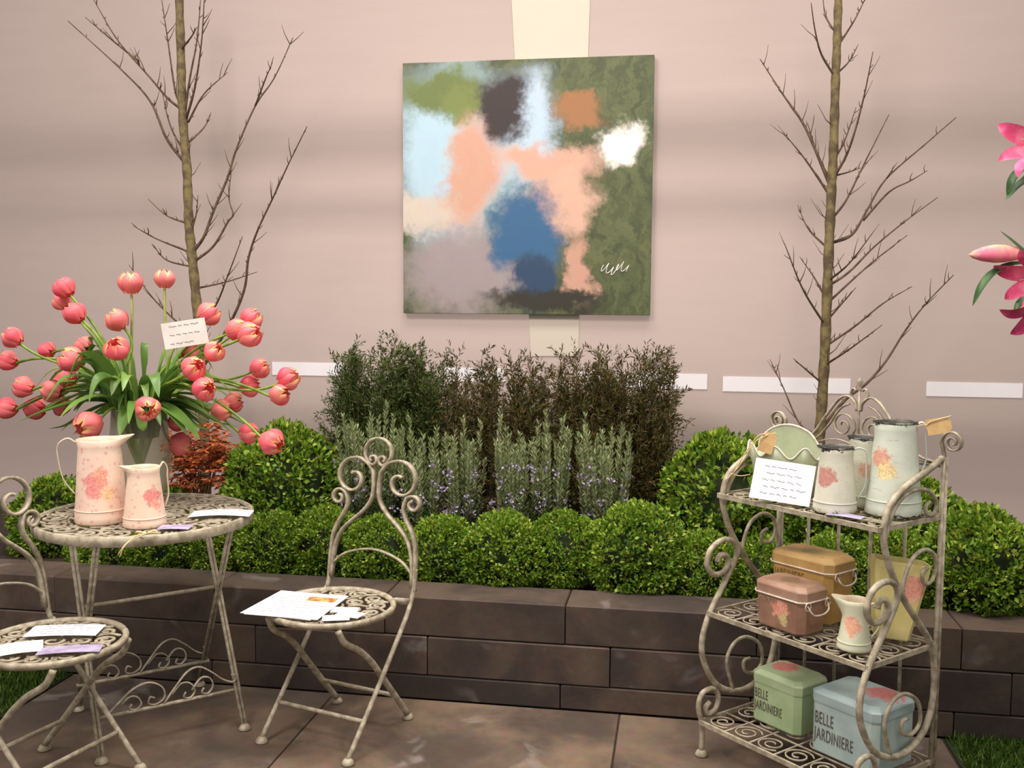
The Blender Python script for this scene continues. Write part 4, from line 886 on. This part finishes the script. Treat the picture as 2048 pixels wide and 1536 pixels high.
for i, (px, py, dy, lift, lab) in enumerate(T_):
    P = at_y(px, py, VC.y+dy); out = P-MOUTH; oh = Vector((out.x, out.y, 0)); ohn = oh.normalized() if oh.length > .01 else Vector((0, -1, 0))
    ed = (ohn+Vector((0, 0, lift))).normalized() if lift < 2 else Vector((.05*ohn.x, .05*ohn.y, 1)).normalized()
    sc = rs.uniform(.98, 1.2)*(1.12 if 'large' in lab else .85 if 'small' in lab or 'hidden' in lab else 1); bb = P-ed*.033*sc
    t = thing('tulip', lab, 'tulip', (P.x, P.y, P.z), 0, 'double pink tulips in the glass vase')
    m0 = MOUTH+Vector((ohn.x*.065+rs.uniform(-.02, .02), ohn.y*.065+rs.uniform(-.02, .02), 0)); lo = VC+Vector((-ohn.x*.03, -ohn.y*.03, .03))
    L = (bb-m0).length; c1 = m0+Vector((ohn.x*.1*L, ohn.y*.1*L, .42*L if lift < 2 else .3*L)); c2 = bb-ed*.45*L if lift > .3 else bb-(ohn*.55+Vector((0, 0, -.25 if lift > 0 else -.5)))*.45*L
    pts = [lo, (lo+m0)/2, m0]+[(1-s)**3*m0+3*s*(1-s)**2*c1+3*s*s*(1-s)*c2+s**3*bb for s in (.1, .22, .34, .46, .58, .7, .82, .91, .97, 1)]
    q = G(); q.tube([x-P for x in smooth(pts, 2)], .0048, 6); q.build('stem', 'stem_pale' if lift > 2 else 'stem', t)
    qt = ed.to_track_quat('Z', 'X'); spin = rs.uniform(0, 6)
    for k in range(9):
        wh = 0 if k < 3 else 1 if k < 6 else 2; a = spin+k*2*PI/3+(PI/3 if wh == 1 else .5 if wh == 2 else 0)
        o = mkobj('petal', PET[wh], None, t, (bb-P)); o.rotation_mode = 'QUATERNION'; o.rotation_quaternion = qt @ Vector((0, 0, 1)).rotation_difference(Vector((0, 0, 1))) @ __import__('mathutils').Quaternion((0, 0, 1), a); o.scale = (sc*(1.06 if wh == 1 else 1),)*2+(sc,)
    # leaves
    for k in range(2):
        a = i*2.399+k*1.3; reach = rs.uniform(.12, .30); ex = Vector((math.cos(a)*1.2, math.sin(a)*.7, 0)); hgt = rs.uniform(-.12, .2)
        if math.sin(a) < -.4: hgt *= .8
        lp = [MOUTH+ex*.05+Vector((0, 0, -.10)), MOUTH+ex*.075+Vector((0, 0, .01)), MOUTH+ex*(.07+reach*.35)+Vector((0, 0, .06+hgt*.6)), MOUTH+ex*(.07+reach*.75)+Vector((0, 0, .05+hgt)), MOUTH+ex*(.07+reach*1.05)+Vector((0, 0, .0+hgt*rs.uniform(.5, 1.1)))]
        leaf_geo([x-P for x in lp], rs.uniform(.03, .062), (ex.x*.3+rs.uniform(-.5, .5), ex.y*.3, 1)).build('leaf', 'tulip_leaf', t)

# ================================================================== LILIES AT THE RIGHT EDGE
LY = 2.72
lv = at_y(2140, 1300, LY); LB = Vector((lv.x+.10, LY, 0))
bt = thing('zinc_vase', 'tall grey zinc floor vase holding pink lilies beyond the right edge', 'vase', LB); q = G(); q.lathe([(0, .003), (.085, 0), (.09, .02), (.10, .3), (.12, .62), (.124, .625), (.115, .62), (.095, .3), (.085, .02), (0, .02)], 32); q.build('body', 'zinc', bt)
q = G(); q.tube([(.123*math.cos(a), .123*math.sin(a), .622) for a in np.linspace(0, 2*PI, 33)[:-1]], .004, 6, closed=True); q.build('rolled_rim', 'zinc', bt)
def lily_petal(L, wd, curl):
    pts = [(0, 0, 0), (.018, 0, L*.3), (.045, 0, L*.62), (.045+curl*.5, 0, L*.82), (.045+curl, 0, L*.86)]; return leaf_geo(pts, wd, (-1, 0, .3))
LP = lily_petal(.13, .045, .05).mesh('petal'); LP.materials.append(MATS['lily_pink'])
def lily(label, P, d, stem_from, leaves):
    t = thing('lily', label, 'lily', P, 0, 'pink lilies at the right edge'); q3 = V3(d).normalized().to_track_quat('Z', 'X')
    from mathutils import Quaternion
    for k in range(6):
        o = mkobj('petal', LP, None, t, (0, 0, 0)); o.rotation_mode = 'QUATERNION'; o.rotation_quaternion = q3 @ Quaternion((0, 0, 1), k*PI/3); s = 1 if k % 2 else .9; o.scale = (s, s, s)
    g_ = G()
    for k in range(5): a = k*1.26; e = q3 @ Vector((.02*math.cos(a), .02*math.sin(a), .1)); g_.tube([(0, 0, 0), e*.5, e], .0012, 4)
    g_.build('stamens', 'stem_pale', t)
    q = G(); q.tube([x-P for x in smooth([stem_from, stem_from+Vector((0, 0, .45)), P-V3(d).normalized()*.10+Vector((0, 0, -.04)), P], 6)], .004, 6); q.build('stem', 'stem', t)
    sp = smooth([stem_from, stem_from+Vector((0, 0, .45)), P-V3(d).normalized()*.10+Vector((0, 0, -.04)), P], 6)
    for lp in leaves: leaf_geo([x-P for x in [min(sp, key=lambda a: (a-lp[0]).length)]+lp[1:]], .026, (.2, -.4, 1)).build('leaf', 'lily_leaf', t)
def LPx(x, y, dy=0): return at_y(x, y, LY+dy)
lily('pink lily bloom highest at the right picture edge', LPx(2108, 300), (-.7, -.5, .15), LB+Vector((.0, .02, .3)), [[LPx(2090, 330), LPx(2050, 335), LPx(2025, 360), LPx(2013, 390)], [LPx(2095, 350), LPx(2058, 355), LPx(2030, 378), LPx(2012, 400)]])
lily('pink lily bloom below the bud at the right picture edge', LPx(2112, 545), (-.8, -.45, -.25), LB+Vector((-.02, 0, .3)), [[LPx(2100, 520), LPx(2040, 528), LPx(1990, 545), LPx(1962, 575), LPx(1945, 612)], [LPx(2090, 530), LPx(2050, 505), LPx(2020, 480), LPx(2000, 462)]])
lily('dark pink lily lowest at the right picture edge', LPx(2100, 592), (-.4, -.6, -.6), LB+Vector((.03, -.02, .3)), [[LPx(2100, 600), LPx(2060, 595), LPx(2040, 608), LPx(2028, 625)]])
P = LPx(2046, 508); t = thing('lily', 'closed pale pink lily bud pointing left at the right picture edge', 'lily', P, 0, 'pink lilies at the right edge')
q = G(); q.lathe([(.006, 0), (.016, .015), (.022, .045), (.023, .07), (.018, .1), (.01, .122), (0, .135)], 18, lambda a, i, r, z: (r*(1+.08*math.cos(3*a))*math.cos(a), r*(1+.08*math.cos(3*a))*math.sin(a), z)); o = q.build('bud', 'lily_bud', t)
o.rotation_mode = 'QUATERNION'; o.rotation_quaternion = Vector((-1, -.12, -.02)).normalized().to_track_quat('Z', 'X')
q = G(); S0 = LB+Vector((-.02, .02, .3)); q.tube([x-P for x in smooth([S0, S0+Vector((0, 0, .45)), P+Vector((.09, 0, -.06)), P], 6)], .004, 6); q.build('stem', 'stem', t)
